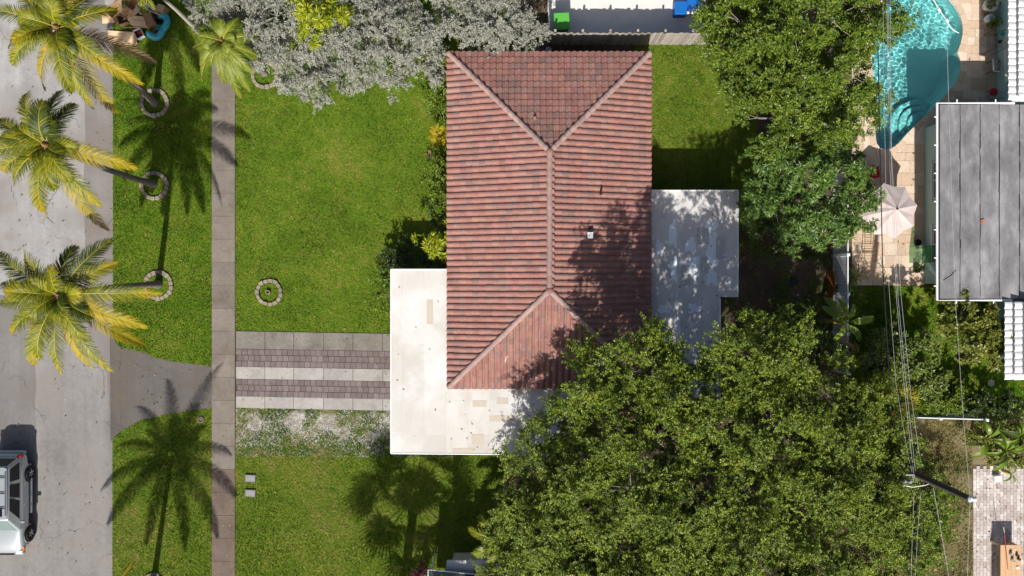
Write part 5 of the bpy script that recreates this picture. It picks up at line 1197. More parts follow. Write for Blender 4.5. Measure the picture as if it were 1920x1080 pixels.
# ---- parked silver SUV, nose towards the bottom of the picture
car = empty('suv', (-24.47, -10.43, 0), 'silver SUV with roof rack parked on the left of the road', 'car')
ox, oy = -24.47, -10.43
def cw(x, y, z): return Vector((ox + x, oy + y, z))      # y: +rear, -front
st = [  # y, half width, z bottom, z shoulder, z top (deck), inset of deck
    (2.44, .70, .52, .80, .92, .10), (2.36, .84, .42, .88, 1.02, .06), (2.1, .90, .38, .92, 1.06, .05), (1.3, .925, .36, .92, 1.06, .05), (.2, .93, .34, .90, 1.05, .05), (-.8, .925, .34, .90, 1.04, .05),
    (-1.15, .92, .36, .90, 1.04, .07), (-1.7, .90, .38, .87, .99, .10), (-2.15, .86, .42, .80, .90, .13), (-2.38, .74, .48, .68, .76, .14), (-2.46, .60, .52, .62, .66, .10)]
m = MB(); rings_ = []
for (y, hw2, zb, zs, zt2, ins2) in st:
    half = [(hw2 * .86, zb), (hw2, zb + .1), (hw2 * 1.0, (zb + zs) / 2), (hw2 * .985, zs), (hw2 - ins2, zt2), (hw2 * .5, zt2 + .025)]
    rings_.append([cw(x, y, z) for x, z in half] + [cw(0, y, zt2 + .032)] + [cw(-x, y, z) for x, z in half[::-1]])
nr_ = len(rings_[0]); vs = [v for r_ in rings_ for v in r_]
fs = [(i * nr_ + k, i * nr_ + (k + 1) % nr_, (i + 1) * nr_ + (k + 1) % nr_, (i + 1) * nr_ + k) for i in range(len(st) - 1) for k in range(nr_)] + [tuple(range(nr_ - 1, -1, -1)), tuple((len(st) - 1) * nr_ + k for k in range(nr_))]
m.add(vs, fs); body = m.build('body', M['silver'], car, smooth=True); sd_ = body.modifiers.new('round', 'SUBSURF'); sd_.levels = 2; sd_.render_levels = 2
# greenhouse: bottom ring at the belt, top ring at the roof
gb = [(.86, 2.30, 1.02), (-.86, 2.30, 1.02), (-.86, -1.28, 1.03), (.86, -1.28, 1.03)]; gt = [(.68, 1.98, 1.72), (-.68, 1.98, 1.72), (-.67, -.55, 1.73), (.67, -.55, 1.73)]
m = MB(); m.add([cw(*p) for p in gb + gt], [(0, 1, 5, 4), (1, 2, 6, 5), (2, 3, 7, 6), (3, 0, 4, 7), (4, 5, 6, 7)]); cb_ = m.build('cabin', M['silver'], car); bv_ = cb_.modifiers.new('round', 'BEVEL'); bv_.width = .09; bv_.segments = 3; bv_.limit_method = 'NONE'; cb_.data.polygons.foreach_set('use_smooth', [True] * len(cb_.data.polygons))
m = MB(); m.prism([tuple(cw(x, y, 0)[:2]) for x, y in ((.62, -.5), (.66, 0), (.66, 1.9), (.5, 1.97), (-.5, 1.97), (-.66, 1.9), (-.66, 0), (-.62, -.5))][::-1], 1.725, 1.765); m.build('roof', M['silver'], car, bevel=.015, smooth=True)
def lerp3(a, b, t): return Vector(a).lerp(Vector(b), t)
def pane(name, b0, b1, t0, t1, u0, u1, v0, v1, out, mat='glass_dark', cut0=0.0, cut1=0.0):
    """panel on a cabin side: u along, v up"""
    def pt(u, v): return lerp3(lerp3(b0, b1, u), lerp3(t0, t1, u), v)
    q = [pt(u0, v0), pt(u1, v0), pt(u1 - cut1, v1), pt(u0 + cut0, v1)]; n_ = (q[1] - q[0]).cross(q[3] - q[0]).normalized()
    cc_ = sum(q, Vector()) / 4
    if n_.dot(cc_ - Vector((0, .4, 1.2))) < 0: n_ = -n_
    a = [cw(*(p + n_ * .012)) for p in q]; b = [cw(*(p - n_ * .02)) for p in q]
    mm = MB(); mm.add(a + b, [(0, 1, 2, 3), (7, 6, 5, 4), (0, 4, 5, 1), (1, 5, 6, 2), (2, 6, 7, 3), (3, 7, 4, 0)]); return mm.build(name, M[mat], car)
for sx_ in (0, 1):
    B0, B1, T0, T1 = (gb[3], gb[0], gt[3], gt[0]) if sx_ == 0 else (gb[2], gb[1], gt[2], gt[1])     # front -> rear
    pane('side_window', B0, B1, T0, T1, .16, .42, .10, .88, 1, cut0=.04); pane('side_window', B0, B1, T0, T1, .45, .66, .10, .88, 1); pane('side_window', B0, B1, T0, T1, .71, .95, .12, .86, 1, cut1=.02)
pane('windshield', gb[2], gb[3], gt[2], gt[3], .07, .93, .10, .92, 1, 'windshield'); pane('rear_window', gb[0], gb[1], gt[0], gt[1], .08, .92, .15, .9, 1)
for s_ in (-1, 1):
    m = MB(); m.tube([cw(s_ * .60, -.35, 1.77), cw(s_ * .60, -.28, 1.83), cw(s_ * .60, 1.72, 1.83), cw(s_ * .60, 1.8, 1.77)], .022, 6); m.build('roof_rail', M['chrome'], car)
    m = MB(); m.box(cw(s_ * 1.0, -.78, 1.08), (.2, .12, .15)); m.build('mirror', M['silver'], car, bevel=.03)
    m = MB(); m.box(cw(s_ * .95, .3, .38), (.14, 1.7, .06)); m.build('side_step', M['chrome'], car, bevel=.015)
    for yy in (-.05, .95): m = MB(); m.box(cw(s_ * .925, yy, .86), (.03, .17, .04)); m.build('door_handle', M['chrome'], car, bevel=.008)
    m = MB(); m.box(cw(s_ * .78, 2.34, .93), (.2, .14, .3)); m.build('tail_light', M['red_lens'], car, bevel=.03)
    m = MB(); m.box(cw(s_ * .64, -2.34, .74), (.34, .2, .16)); m.build('headlight', M['clear_lens'], car, bevel=.03)
    m = MB(); m.box(cw(s_ * .84, -2.16, .74), (.08, .2, .13)); m.build('indicator', M['orange_lens'], car, bevel=.02)
    for yy in (-1.55, 1.38):
        m = MB(); ax_ = Vector((s_, 0, 0)); c = cw(s_ * .86, yy, .37)
        m.lathe(c, [(.22, -.12), (.35, -.12), (.37, -.08), (.37, .08), (.35, .115), (.23, .115)], 22, axis=ax_); wh = m.build('wheel', M['rubber'], car, smooth=True)
        m = MB(); m.lathe(c, [(.235, -.1), (.235, .10), (.21, .11), (.19, .085), (.0, .085)], 22, axis=ax_)
        for k in range(6):
            a = k * math.pi / 3; d = Vector((0, math.cos(a), math.sin(a))); m.tube([c + ax_ * .1 + d * .03, c + ax_ * .105 + d * .2], [.03, .022], 5)
        m.build('rim', M['chrome'], wh, smooth=True)
        m = MB(); n2 = 14; vs = []; fs = []
        for k in range(n2 + 1):
            a = -.25 + (math.pi + .5) * k / n2
            for r_, dx in ((.385, .0), (.43, .0), (.47, -.06)): vs.append(cw(s_ * (.915 + dx * 1.0), yy + math.cos(a) * r_, .37 + math.sin(a) * r_))
        for k in range(n2):
            for j in (0, 1): fs.append((3 * k + j, 3 * k + j + 1, 3 * k + j + 4, 3 * k + j + 3))
        m.add(vs, fs); m.build('wheel_arch', M['silver'], car, smooth=True)
        m = MB(); m.lathe(cw(s_ * .70, yy, .40), [(.41, 0), (.42, .235)], 20, axis=ax_); m.build('arch_liner', M['black'], car)
for yy in (.05, .75, 1.5):
    m = MB(); m.tube([cw(-.6, yy, 1.835), cw(.6, yy, 1.835)], .026, 6); m.build('cross_bar', M['black'], car)
m = MB(); m.box(cw(0, -.15, 1.768), (.85, .42, .02)); m.build('sunroof', M['glass_dark'], car)
m = MB(); m.box(cw(0, 2.44, .55), (1.6, .18, .22)); m.build('bumper', M['silver'], car, bevel=.05); m = MB(); m.box(cw(0, -2.42, .55), (1.55, .2, .24)); m.build('bumper', M['silver'], car, bevel=.06)
m = MB(); m.box(cw(0, -2.47, .70), (.7, .04, .14)); m.build('grille', M['black'], car)
for s_ in (-.35, .25): m = MB(); m.tube([cw(s_, -1.2, 1.09), cw(s_ + .45, -1.12, 1.13)], .012, 5); m.build('wiper', M['black'], car)

# ---- timber fence to the north
fz = 1.8; tf = empty('timber_fence', P(1170, 83), 'weathered timber paling fence between the back lawn and the white slab', 'fence')
x = P(1026, 83).x; y_ = P(0, 83.5).y; xe = P(1345, 83).x; rr = random.Random(21); pl_ = MB(); pl_.box((0, 0, fz / 2), (.168, .018, fz)); po_ = pl_.build('paling', M['wood_old'], None, bevel=.004); pme = po_.data; bpy.data.objects.remove(po_)
base = wloc(tf)
while x < xe:
    o = link('paling', pme, tf); o.location = (x - base.x, y_ - base.y + (.013 if int(x / .152 + 999) % 2 else -.013) + rr.uniform(-.003, .003), rr.uniform(-.03, .03)); o.rotation_euler = (rr.uniform(-.012, .012), rr.uniform(-.006, .006), rr.uniform(-.03, .03)); x += .152
for zz in (.4, 1.45): m = MB(); m.box(((P(1026, 83).x + xe) / 2, y_ + .045, zz), (xe - P(1026, 83).x, .04, .09)); m.build('rail', M['wood_old'], tf)
for k in range(7): m = MB(); m.box((P(1026, 83).x + .3 + k * 1.3, y_ + .12, .9), (.1, .1, 1.86)); m.build('post', M['wood_old'], tf)
# chain-link fence at its left end
cf = empty('chain_link_fence', G(1026, 40), 'thin grey wire fence running up from the corner of the timber fence', 'fence')
for py in (84, 45, 5, -40, -80): p = G(1028, py); m = MB(); m.tube([p, p + Vector((0, 0, 1.25))], .025, 8); m.build('post', M['steel'], cf)
for zz in (.1, .65, 1.22): m = MB(); m.tube([G(1028, 84, zz), G(1028, -100, zz)], .016 if zz > 1 else .006, 6); m.build('rail' if zz > 1 else 'wire', M['steel'], cf)
m = MB()
for k in range(46):
    y0_ = G(0, 84).y + k * .105
    m.tube([(G(1028, 0).x, y0_, .08), (G(1028, 0).x, y0_ + 1.1, 1.2)], .0035, 3, cap=False); m.tube([(G(1028, 0).x + .004, y0_ + 1.1, .08), (G(1028, 0).x + .004, y0_, 1.2)], .0035, 3, cap=False)
m.build('mesh', M['steel'], cf)
# bins
def bin_(px, py, lb, body_m, lid_m, open_=False, rz=0):
    c = G(px, py); t = empty('wheelie_bin', c, lb, 'bin'); m = MB()
    m.box(c + Vector((0, 0, .5)), (.56, .62, .9), rz, taper=1.22); m.build('body', M[body_m], t, bevel=.03)
    m = MB(); M3 = Matrix.Rotation(rz, 3, 'Z')
    m.box(c + Vector((0, 0, .985)), (.74, .82, .07), rz); l_ = m.build('lid', M[lid_m], t, bevel=.025)
    for k in range(6): mm = MB(); mm.box(c + M3 @ Vector((-.28 + .112 * k, .0, 1.025)), (.03, .68, .02), rz); mm.build('rib', M[lid_m], l_)
    m = MB(); q = M3 @ Vector((0, -.44, 0)); m.box(c + q + Vector((0, 0, .95)), (.5, .06, .06), rz); m.build('handle', M[body_m], t, bevel=.015)
    for s_ in (-1, 1):
        m = MB(); m.lathe(c + M3 @ Vector((s_ * .27, -.33, .12)), [(.0, -.03), (.12, -.03), (.12, .03), (0, .03)], 14, axis=(1, 0, 0)); m.build('wheel', M['rubber'], t)
    return t
bin_(1051, 52, 'green wheelie bin standing in the corner of the white slab', 'green_dk', 'green_bin', rz=.05)
c = G(1288, 24); t = empty('storage_chest', c, 'open blue chest with a white tray on the neighbour slab', 'chest')
m = MB(); p = P(1277, 14, .6); m.box((p.x, p.y, .3), (.6, .62, .6)); m.build('lid', M['blue_bin'], t, bevel=.02)
m = MB(); p = P(1300, 4, .6); m.box((p.x, p.y, .3), (.6, .5, .6)); m.build('body', M['blue_bin'], t, bevel=.02)
m = MB(); p = P(1300, 12, .62); m.box((p.x, p.y - .05, .33), (.56, .3, .58)); m.build('cushion', M['blue_dk'], t, bevel=.05)
m = MB(); p = P(1299, 20, .45); m.box((p.x, p.y, .24), (.58, .28, .42)); m.build('tray', M['white'], t, bevel=.02)

# ---- white vinyl fences
def vinyl(name, pts, h, label, post_every=1.85):
    t = empty(name, (pts[0][0], pts[0][1], 0), label, 'fence'); off = wloc(t)
    a, b = Vector((*pts[0], 0)), Vector((*pts[1], 0)); d = b - a; L_2 = d.length; u = d.normalized(); ang = math.atan2(u.y, u.x); n = int(L_2 / post_every)
    bw_ = .165; q = MB(); q.box((0, 0, h / 2), (bw_ - .012, .022, h - .14)); bo = q.build('board', M['vinyl'], None, bevel=.003); bme = bo.data; bpy.data.objects.remove(bo)
    for k in range(int(L_2 / bw_)):
        o = link('board', bme, t); o.location = a + u * (k + .5) * bw_ - off + Vector((0, 0, .0)); o.rotation_euler.z = ang
    for zz in (.12, h - .05): m = MB(); m.box((a + b) / 2 + Vector((0, 0, zz)), (L_2, .05, .11), ang); m.build('rail', M['vinyl'], t)
    for k in range(n + 1):
        p = a + u * L_2 * k / n; m = MB(); m.box(p + Vector((0, 0, (h + .06) / 2)), (.13, .13, h + .06), ang); po = m.build('post', M['vinyl'], t)
        m = MB(); m.box(p + Vector((0, 0, h + .09)), (.16, .16, .06), ang, taper=.5); m.build('post_cap', M['vinyl'], po)
    return t
vx = P(1590, 0, 1.8).x
vinyl('vinyl_fence', [(vx, P(0, 180, 1.8).y), (vx, P(0, 700, 1.8).y)], 1.8, 'tall white vinyl board fence on the left side of the pool deck')
v0, v1 = P(1676, 782, 1.5), P(1850, 787, 1.5)
vinyl('vinyl_fence', [(v0.x, v0.y), (v1.x, v1.y)], 1.5, 'low white vinyl fence in front of the clipped hedge', 1.9)
# rusty board leaning on the vinyl fence
m = MB(); pts = []
for k in range(13):
    s = k / 12; w_ = .16 * math.sin(math.pi * (s * .9 + .08)) ** .6; pts.append((s, w_))
vs = []; y0_, y1_ = P(0, 505, .9).y, P(0, 560, .9).y; X_ = vx - .12
for th in (-.03, .03):
    for s, w_ in pts: vs.append((X_ - .13 + w_ * .3 + th, y0_ + (y1_ - y0_) * s, .45 + w_ * 2.0))
    for s, w_ in pts: vs.append((X_ - .17 - w_ * .2 + th, y0_ + (y1_ - y0_) * s, .15 - w_ * .4 + .02))
n2 = len(pts); fs = []
for b_ in (0, 2 * n2): fs += [(b_ + k, b_ + k + 1, b_ + n2 + k + 1, b_ + n2 + k) for k in range(n2 - 1)]
fs += [(k, 2 * n2 + k, 2 * n2 + k + 1, k + 1) for k in range(n2 - 1)] + [(n2 + k, n2 + k + 1, 3 * n2 + k + 1, 3 * n2 + k) for k in range(n2 - 1)]
m.add(vs, fs); tag(m.build('kayak_hull', plain('rust_orange_shell', (.24, .085, .025), .6, .3, 3), origin=(X_ - .4, (y0_ + y1_) / 2, 0), smooth=True), 'rust-orange curved shell leaning on the outside of the vinyl fence', 'shell')

# ---- parasol on the deck
def canvas():
    t = NT('speckled_parasol_canvas'); c = t.ramp(t.noise(40, 3, .8), [(.4, (.55, .45, .425)), (.6, (.65, .56, .535))]); return t.finish(c, .85, .2, trans=.12)
M['canvas'] = canvas()
pc = P(1681, 392, 2.65); t = empty('parasol', (pc.x, pc.y, 0), 'open pale pink octagonal parasol on the pool deck', 'parasol')
m = MB(); n = 8; rim = []; r_ = 1.32
for k in range(n):
    a = k * math.pi / 4 + .2; rim.append(Vector((pc.x - .12 + r_ * math.cos(a), pc.y - .04 + r_ * math.sin(a), 2.22)))
top = Vector((pc.x, pc.y, 2.72)); vs = [top]; fs = []
for k in range(n):
    p, q = rim[k], rim[(k + 1) % n]; mid = (p + q) / 2; mid = mid.lerp(Vector((pc.x, pc.y, mid.z)), .075) + Vector((0, 0, .015)); b_ = len(vs)
    vs += [p, mid, q, top.lerp(p, .5) + Vector((0, 0, .015)), top.lerp(mid, .5) - Vector((0, 0, .03)), top.lerp(q, .5) + Vector((0, 0, .015))]
    fs += [(0, b_ + 3, b_ + 4), (0, b_ + 4, b_ + 5), (b_ + 3, b_, b_ + 1, b_ + 4), (b_ + 4, b_ + 1, b_ + 2, b_ + 5)]
m.add(vs, fs); m.build('canopy', M['canvas'], t)
m = MB(); m.tube([(pc.x, pc.y, .05), (pc.x, pc.y, 2.7)], .025, 8); m.build('pole', M['steel'], t)
m = MB(); m.lathe(top, [(.045, -.02), (.04, .05), (.0, .07)], 10); m.build('finial', M['black'], t)
m = MB(); m.lathe((pc.x, pc.y, .035), [(.25, 0), (.25, .06), (.05, .1), (.04, .3)], 16); m.build('base', M['black'], t)
for p in rim: m = MB(); m.tube([top - Vector((0, 0, .05)), p - Vector((0, 0, .02))], .009, 4); m.build('rib', M['steel'], t)
# table beneath it
tp = G(1655, 405); t = empty('patio_table', tp, 'dark round table mostly hidden under the parasol', 'table'); m = MB(); m.lathe((tp.x, tp.y, .7), [(.5, 0), (.5, .03), (0, .03)], 24); m.build('tabletop', M['black'], t)
for k in range(4): a = k * 1.57 + .7; m = MB(); m.tube([(tp.x + .38 * math.cos(a), tp.y + .38 * math.sin(a), .035), (tp.x + .3 * math.cos(a), tp.y + .3 * math.sin(a), .7)], .02, 6); m.build('leg', M['black'], t)
def wire_chair(name, px, py, lb, L_3=1.1, W_3=.55, rz=0, mat='black', back=True, slats=9, h=.38, group=None, cat='chair'):
    c = G(px, py, .035); t = empty(name, c, lb, cat, group); M3 = Matrix.Rotation(rz, 3, 'Z')
    def q(x, y, z): return c + M3 @ Vector((x, y, z))
    m = MB()
    for s_ in (-1, 1):
        m.tube([q(s_ * W_3 / 2, -L_3 / 2, h), q(s_ * W_3 / 2, L_3 * .15, h)] + ([q(s_ * W_3 / 2, L_3 / 2, h + .5)] if back else [q(s_ * W_3 / 2, L_3 / 2, h)]), .014, 6)
    m.build('frame', M[mat], t)
    for k in range(slats):
        s = (k + .5) / slats; y = -L_3 / 2 + L_3 * s; z = h + (max(0, (y - L_3 * .15)) / (L_3 * .35) * .5 if back else 0); m = MB(); m.tube([q(-W_3 / 2, y, z), q(W_3 / 2, y, z)], .01, 5); m.build('slat', M[mat], t)
    for sx_ in (-1, 1):
        for sy_ in (-.42, .2): m = MB(); m.tube([q(sx_ * W_3 / 2, sy_ * L_3, 0), q(sx_ * W_3 / 2, sy_ * L_3, h)], .013, 6); m.build('leg', M[mat], t)
    return t
tan_ = plain('brass_wire', (.34, .24, .10), .5, .15, metal=.3); M['brass'] = tan_
wire_chair('wire_lounger', 1623, 440, 'slatted wire lounger just left of the parasol', 1.1, .42, 0, 'brass', True, 10)
wire_chair('wire_lounger', 1626, 483, 'wire lounger with crossed frame below the other one', 1.0, .6, 3.14, 'brass', True, 8)
wire_chair('wire_stool', 1637, 512, 'low wire frame lying on the pale deck beside the agave', .8, .9, .3, 'brass', False, 4, .3, cat='stool')
c = G(1654, 432, .035); t = empty('stool', c, 'dark square stool at the lower edge of the parasol', 'stool'); m = MB(); m.box(c + Vector((0, 0, .45)), (.5, .34, .05), -.3); m.build('seat', M['black'], t, bevel=.01)
for a, b in ((-.2, -.13), (.2, -.13), (-.2, .13), (.2, .13)): m = MB(); q = Matrix.Rotation(-.3, 3, 'Z') @ Vector((a, b, 0)); m.tube([c + q * 1.2, c + q + Vector((0, 0, .43))], .015, 5); m.build('leg', M['black'], t)
c = G(1634, 425, .035); t = empty('tripod', c, 'black folding stand between lounger and parasol', 'stand'); 
for a in (0, 2.1, 4.2): m = MB(); m.tube([c + Vector((.35 * math.cos(a), .35 * math.sin(a), 0)), c + Vector((0, 0, .9))], .016, 5); m.build('leg', M['black'], t)
m = MB(); m.box(c + Vector((0, 0, .92)), (.2, .16, .06), .4); m.build('head', M['black'], t, bevel=.01)
c = G(1632, 326, .035); t = empty('patio_chair', c, 'red cushioned chair in the parasol shadow', 'chair'); m = MB(); m.box(c + Vector((0, 0, .42)), (.5, .55, .1), .2); m.build('seat', M['red'], t, bevel=.03); m = MB(); m.box(c + Vector((-.22, .05, .7)), (.08, .52, .5), .2); m.build('backrest', M['red'], t, bevel=.03)
for a, b in ((-.2, -.22), (.2, -.22), (-.2, .22), (.2, .22)): m = MB(); m.tube([c + Vector((a, b, 0)), c + Vector((a, b, .4))], .015, 5); m.build('leg', M['black'], t)
c = G(1616, 402, .035); wire_chair('patio_chair', 1612, 402, 'white framed chair half under the rounded bright green tree', .6, .5, 1.57, 'white', True, 7)
# green translucent box and pots by the wall
def glassgreen():
    t = NT('green_acrylic'); b = t.n('ShaderNodeBsdfPrincipled'); b.inputs['Base Color'].default_value = (.32, .46, .3, 1); b.inputs['Roughness'].default_value = .15
    tr = t.n('ShaderNodeBsdfTransparent'); tr.inputs[0].default_value = (.82, .95, .85, 1); mx = t.n('ShaderNodeMixShader'); mx.inputs[0].default_value = .82; t.l(b.outputs[0], mx.inputs[1]); t.l(tr.outputs[0], mx.inputs[2]); t.l(mx.outputs[0], t.out.inputs[0]); return t.m
M['acryl'] = glassgreen()
c = G(1717, 478, .035); t = empty('acrylic_box', c, 'green translucent box standing by the aqua wall', 'box'); W3, D3, H3 = .66, .78, 1.0
for (a, b, sx_, sy_) in ((-W3 / 2, 0, .02, D3), (W3 / 2, 0, .02, D3), (0, -D3 / 2, W3 - .02, .02), (0, D3 / 2, W3 - .02, .02)): m = MB(); m.box(c + Vector((a, b, H3 / 2)), (sx_, sy_, H3)); m.build('panel', M['acryl'], t)
m = MB(); m.box(c + Vector((0, 0, H3 + .012)), (W3 + .06, D3 + .04, .02)); m.build('lid', M['acryl'], t)
for k in range(3): m = MB(); m.box(c + Vector((-.2 + .2 * k, 0, H3 + .03)), (.02, D3, .015)); m.build('slat', M['acryl'], t)
def pot(px, py, r, h, mat, lb, plant=None, n=0, name='plant_pot', z=.035, round_=True):
    c = G(px, py, z); t = empty(name, c, lb, 'pot'); m = MB(); m.lathe(c, [(r * .7, 0), (r * .95, h * .4), (r, h * .92), (r * 1.06, h), (r * .86, h), (r * .84, h * .86), (0, h * .86)], 20); m.build('pot', M[mat], t, smooth=True)
    if plant:
        rs = np.random.RandomState(int(px)); n = n or 90; base_ = np.array(c) + np.array([0, 0, h]) + rs.normal(size=(n, 3)) * np.array([r * .5, r * .5, h * .3]); base_[:, 2] = np.maximum(base_[:, 2], h * .8); d = rnd_dirs(rs, n) + np.array([0, 0, .5]); lm = leaf_mesh('foliage', base_, d, rnd_dirs(rs, n) + np.array([0, 0, 1]), rs.uniform(.12, .25, n), rs.uniform(.05, .09, n), M[plant], wloc(t)); link('foliage', lm, t)
    return t
pot(1716, 506, .15, .25, 'black', 'dark pot with a round cactus near the wall corner', 'shrub_dk', 60)
pot(1717, 455, .15, .22, 'black', 'small black pot in the shade above the green box', None)
pot(1849, 14, .32, .42, 'white', 'large white bowl planter at the top right corner', 'olive', 120)
pot(1844, 28, .12, .2, 'card_dk', 'small brown pot below the white bowl planter')
pot(1853, 47, .2, .4, 'brass', 'tan pot with a leafy plant near the aqua wall', 'shrub', 160)
c = G(1850, 42, .035); 
c = G(1848, 39, .035); t = empty('garden_stool', c, 'pale blue ceramic garden stool above the tan pot', 'stool'); m = MB(); m.lathe(c, [(.15, 0), (.2, .12), (.22, .24), (.2, .38), (.15, .46), (0, .48)], 20); m.build('body', plain('pale_blue_ceramic', (.46, .56, .66), .25, .2, 14, spec=.5), t, smooth=True); m = MB(); m.lathe(c + Vector((0, 0, .478)), [(.09, 0), (.085, .008), (0, .008)], 14); m.build('top_inlay', plain('blue_glaze', (.2, .3, .42), .3), t)
c = G(1853, 84, .035); t = empty('metal_shelf', c, 'dark wire shelf with odds and ends against the aqua wall', 'shelf')
for a, b in ((-.25, -.45), (.25, -.45), (-.25, .45), (.25, .45)): m = MB(); m.tube([c + Vector((a, b, 0)), c + Vector((a, b, .95))], .015, 6); m.build('post', M['black'], t)
for zz in (.3, .9):
    for k in range(7): m = MB(); m.tube([c + Vector((-.25 + .083 * k, -.45, zz)), c + Vector((-.25 + .083 * k, .45, zz))], .008, 4); m.build('shelf_wire', M['black'], t)
q = c + Vector((.05, .22, .91)); m = MB(); m.lathe(q, [(.05, 0), (.11, .05), (.12, .12), (.1, .13), (.05, .03)], 14); tag(m.build('bowl', plain('turquoise_glaze', (.08, .42, .42), .3), origin=q), 'turquoise bowl on the dark wire shelf', 'bowl')
q = c + Vector((-.05, -.15, .91)); m = MB(); m.lathe(q, [(.06, 0), (.1, .08), (.04, .2), (.03, .26), (0, .26)], 12); tag(m.build('watering_jug', M['black'], origin=q), 'dark jug on the wire shelf', 'jug')
c = G(1854, 129, .035); t = empty('grill', c, 'grey two-burner grill against the aqua wall', 'grill'); m = MB(); m.box(c + Vector((0, 0, .6)), (.38, .62, .16)); m.build('body', M['steel'], t, bevel=.03)
for s_ in (-1, 1): m = MB(); m.lathe(c + Vector((.04, s_ * .15, .68)), [(.11, 0), (.11, .02), (.07, .03), (0, .03)], 16); m.build('burner', M['chrome'], t)
for a, b in ((-.15, -.26), (.15, -.26), (-.15, .26), (.15, .26)): m = MB(); m.tube([c + Vector((a, b, 0)), c + Vector((a, b, .52))], .018, 6); m.build('leg', M['black'], t)
c = G(1852, 177, .035); t = empty('stool', c, 'round red stool by the aqua wall near the flat roof corner', 'stool'); m = MB(); m.lathe(c + Vector((0, 0, .42)), [(.19, 0), (.2, .05), (.17, .08), (0, .09)], 18); m.build('seat', M['red'], t)
for k in range(3): a = k * 2.1; m = MB(); m.tube([c + Vector((.16 * math.cos(a), .16 * math.sin(a), 0)), c + Vector((.1 * math.cos(a), .1 * math.sin(a), .42))], .015, 5); m.build('leg', M['black'], t)
M['blue_metal'] = plain('blue_grey_metal', (.16, .3, .38), .4, .1)
wire_chair('metal_chair', 1853, 200, 'blue-grey metal chair tucked by the flat roof gutter', .55, .5, -1.57, 'blue_metal', True, 7)

# ---- pool cleaner hose
t = empty('pool_cleaner', P(1757, 22, -.05), 'white pool cleaner hose floating in the turquoise pool', 'pool cleaner')
m = MB(); m.tube([P(a, b, -.09) for a, b in ((1747, -5), (1755, 8), (1762, 20), (1769, 30), (1776, 40), (1781, 50), (1788, 57), (1798, 62))], .022, 6); m.build('hose', M['white'], t)
for a, b in ((1761, 19), (1776, 39)): m = MB(); q = P(a, b, -.08); m.box(q, (.12, .2, .08), .6); m.build('float', M['white'], t, bevel=.02)

# ---- utility pole and wires
pb = P(1819, 936, 10.5); pole = empty('utility_pole', (pb.x - .0, pb.y + .0, 0), 'dark wooden utility pole rising out of the huge tree towards the lower right', 'utility pole')
px_, py_ = pb.x, pb.y; m = MB(); m.tube([(px_, py_, -.1), (px_, py_, 5), (px_, py_, 10.5)], [.17, .15, .12], 12); m.build('pole', plain('creosoted_timber', (.085, .07, .06), .9, .3, 6, stretch=(1, 1, .2)), pole, smooth=True)
m = MB(); m.lathe((px_, py_, 10.5), [(.125, 0), (.11, .06), (0, .08)], 12); m.build('pole_cap', M['steel'], pole)
m = MB(); m.lathe((px_ + .05, py_ + .05, 10.56), [(.05, 0), (.09, .05), (.05, .1), (.09, .15), (.04, .22), (0, .22)], 12); m.build('insulator', M['white'], pole)
m = MB(); m.tube([(px_ + .16, py_ - .1, 3), (px_ + .14, py_ - .08, 10.2)], .03, 6); m.build('conduit', plain('tan_conduit', (.42, .36, .25), .6), pole)
att = Vector((px_, py_, 6.7))
m = MB(); m.box(att + Vector((-.25, 0, .0)), (.5, .06, .08)); m.build('bracket', M['steel'], pole)
for k, (dx, dy2) in enumerate(((-.5, -.28), (-.28, -.3), (-.45, .3), (-.2, .42))):
    q = att + Vector((dx, dy2, -.1)); m = MB(); m.lathe(q + Vector((0, 0, -.35)), [(.05, 0), (.08, .05), (.08, .42), (.05, .48), (0, .48)], 12); m.build('line_fuse', M['steel'] if k < 2 else M['black'], pole)
m = MB(); m.tube([att + Vector((-.55, -.45, -.1)), att + Vector((-.2, -.5, -.02)), att + Vector((.15, -.35, .3)), att + Vector((.12, -.1, .9))], .02, 6); m.build('drop_cable', M['white'], pole)
def wire(pts, r, mat, lb):
    """hanging wire through points (px, py, z); sags a little between supports"""
    q = [P(*p) for p in pts]; out = []
    for a, b in zip(q[:-1], q[1:]):
        for k in range(10): out.append(a.lerp(b, k / 10))
    out.append(q[-1]); m = MB(); m.tube(out, r, 5); return tag(m.build('overhead_wire', M[mat], origin=q[0]), lb, 'wire', 'overhead wires')
wgrey = plain('grey_wire', (.38, .39, .42), .5, .1, bump=0); M['wgrey'] = wgrey
wire([(1644, -60, 6.6), (1648, 200, 6.1), (1655, 500, 6.0), (1672, 780, 6.3), (1700, 900, 6.6)], .022, 'black', 'thick black overhead cable left of the other wires')
wire([(1655, -60, 6.9), (1658, 200, 6.4), (1664, 500, 6.2), (1680, 720, 6.4), (1702, 850, 6.6), (1714, 903, 6.7)], .006, 'wgrey', 'thin grey wire next to the thick black cable')
wire([(1662, -60, 7.1), (1668, 300, 6.6), (1681, 560, 6.6), (1697, 740, 6.7), (1712, 880, 6.7), (1717, 905, 6.7)], .0068, 'wgrey', 'left of the twin pale wires reaching the pole bracket')
wire([(1664, -60, 7.15), (1671, 300, 6.65), (1684, 560, 6.65), (1701, 740, 6.75), (1716, 880, 6.75), (1719, 905, 6.75)], .0068, 'wgrey', 'right of the twin pale wires reaching the pole bracket')
wire([(1668, -60, 7.4), (1672, 300, 6.9), (1690, 560, 6.9), (1708, 740, 6.9), (1726, 870, 6.9), (1728, 904, 6.9)], .0065, 'wgrey', 'rightmost of the pale wires over the pool deck')
wire([(1772, -60, 10.9), (1779, 200, 10.4), (1791, 560, 10.4), (1806, 780, 10.6), (1819, 935, 10.75)], .006, 'wgrey', 'thin high wire crossing the grey flat roof to the pole top')
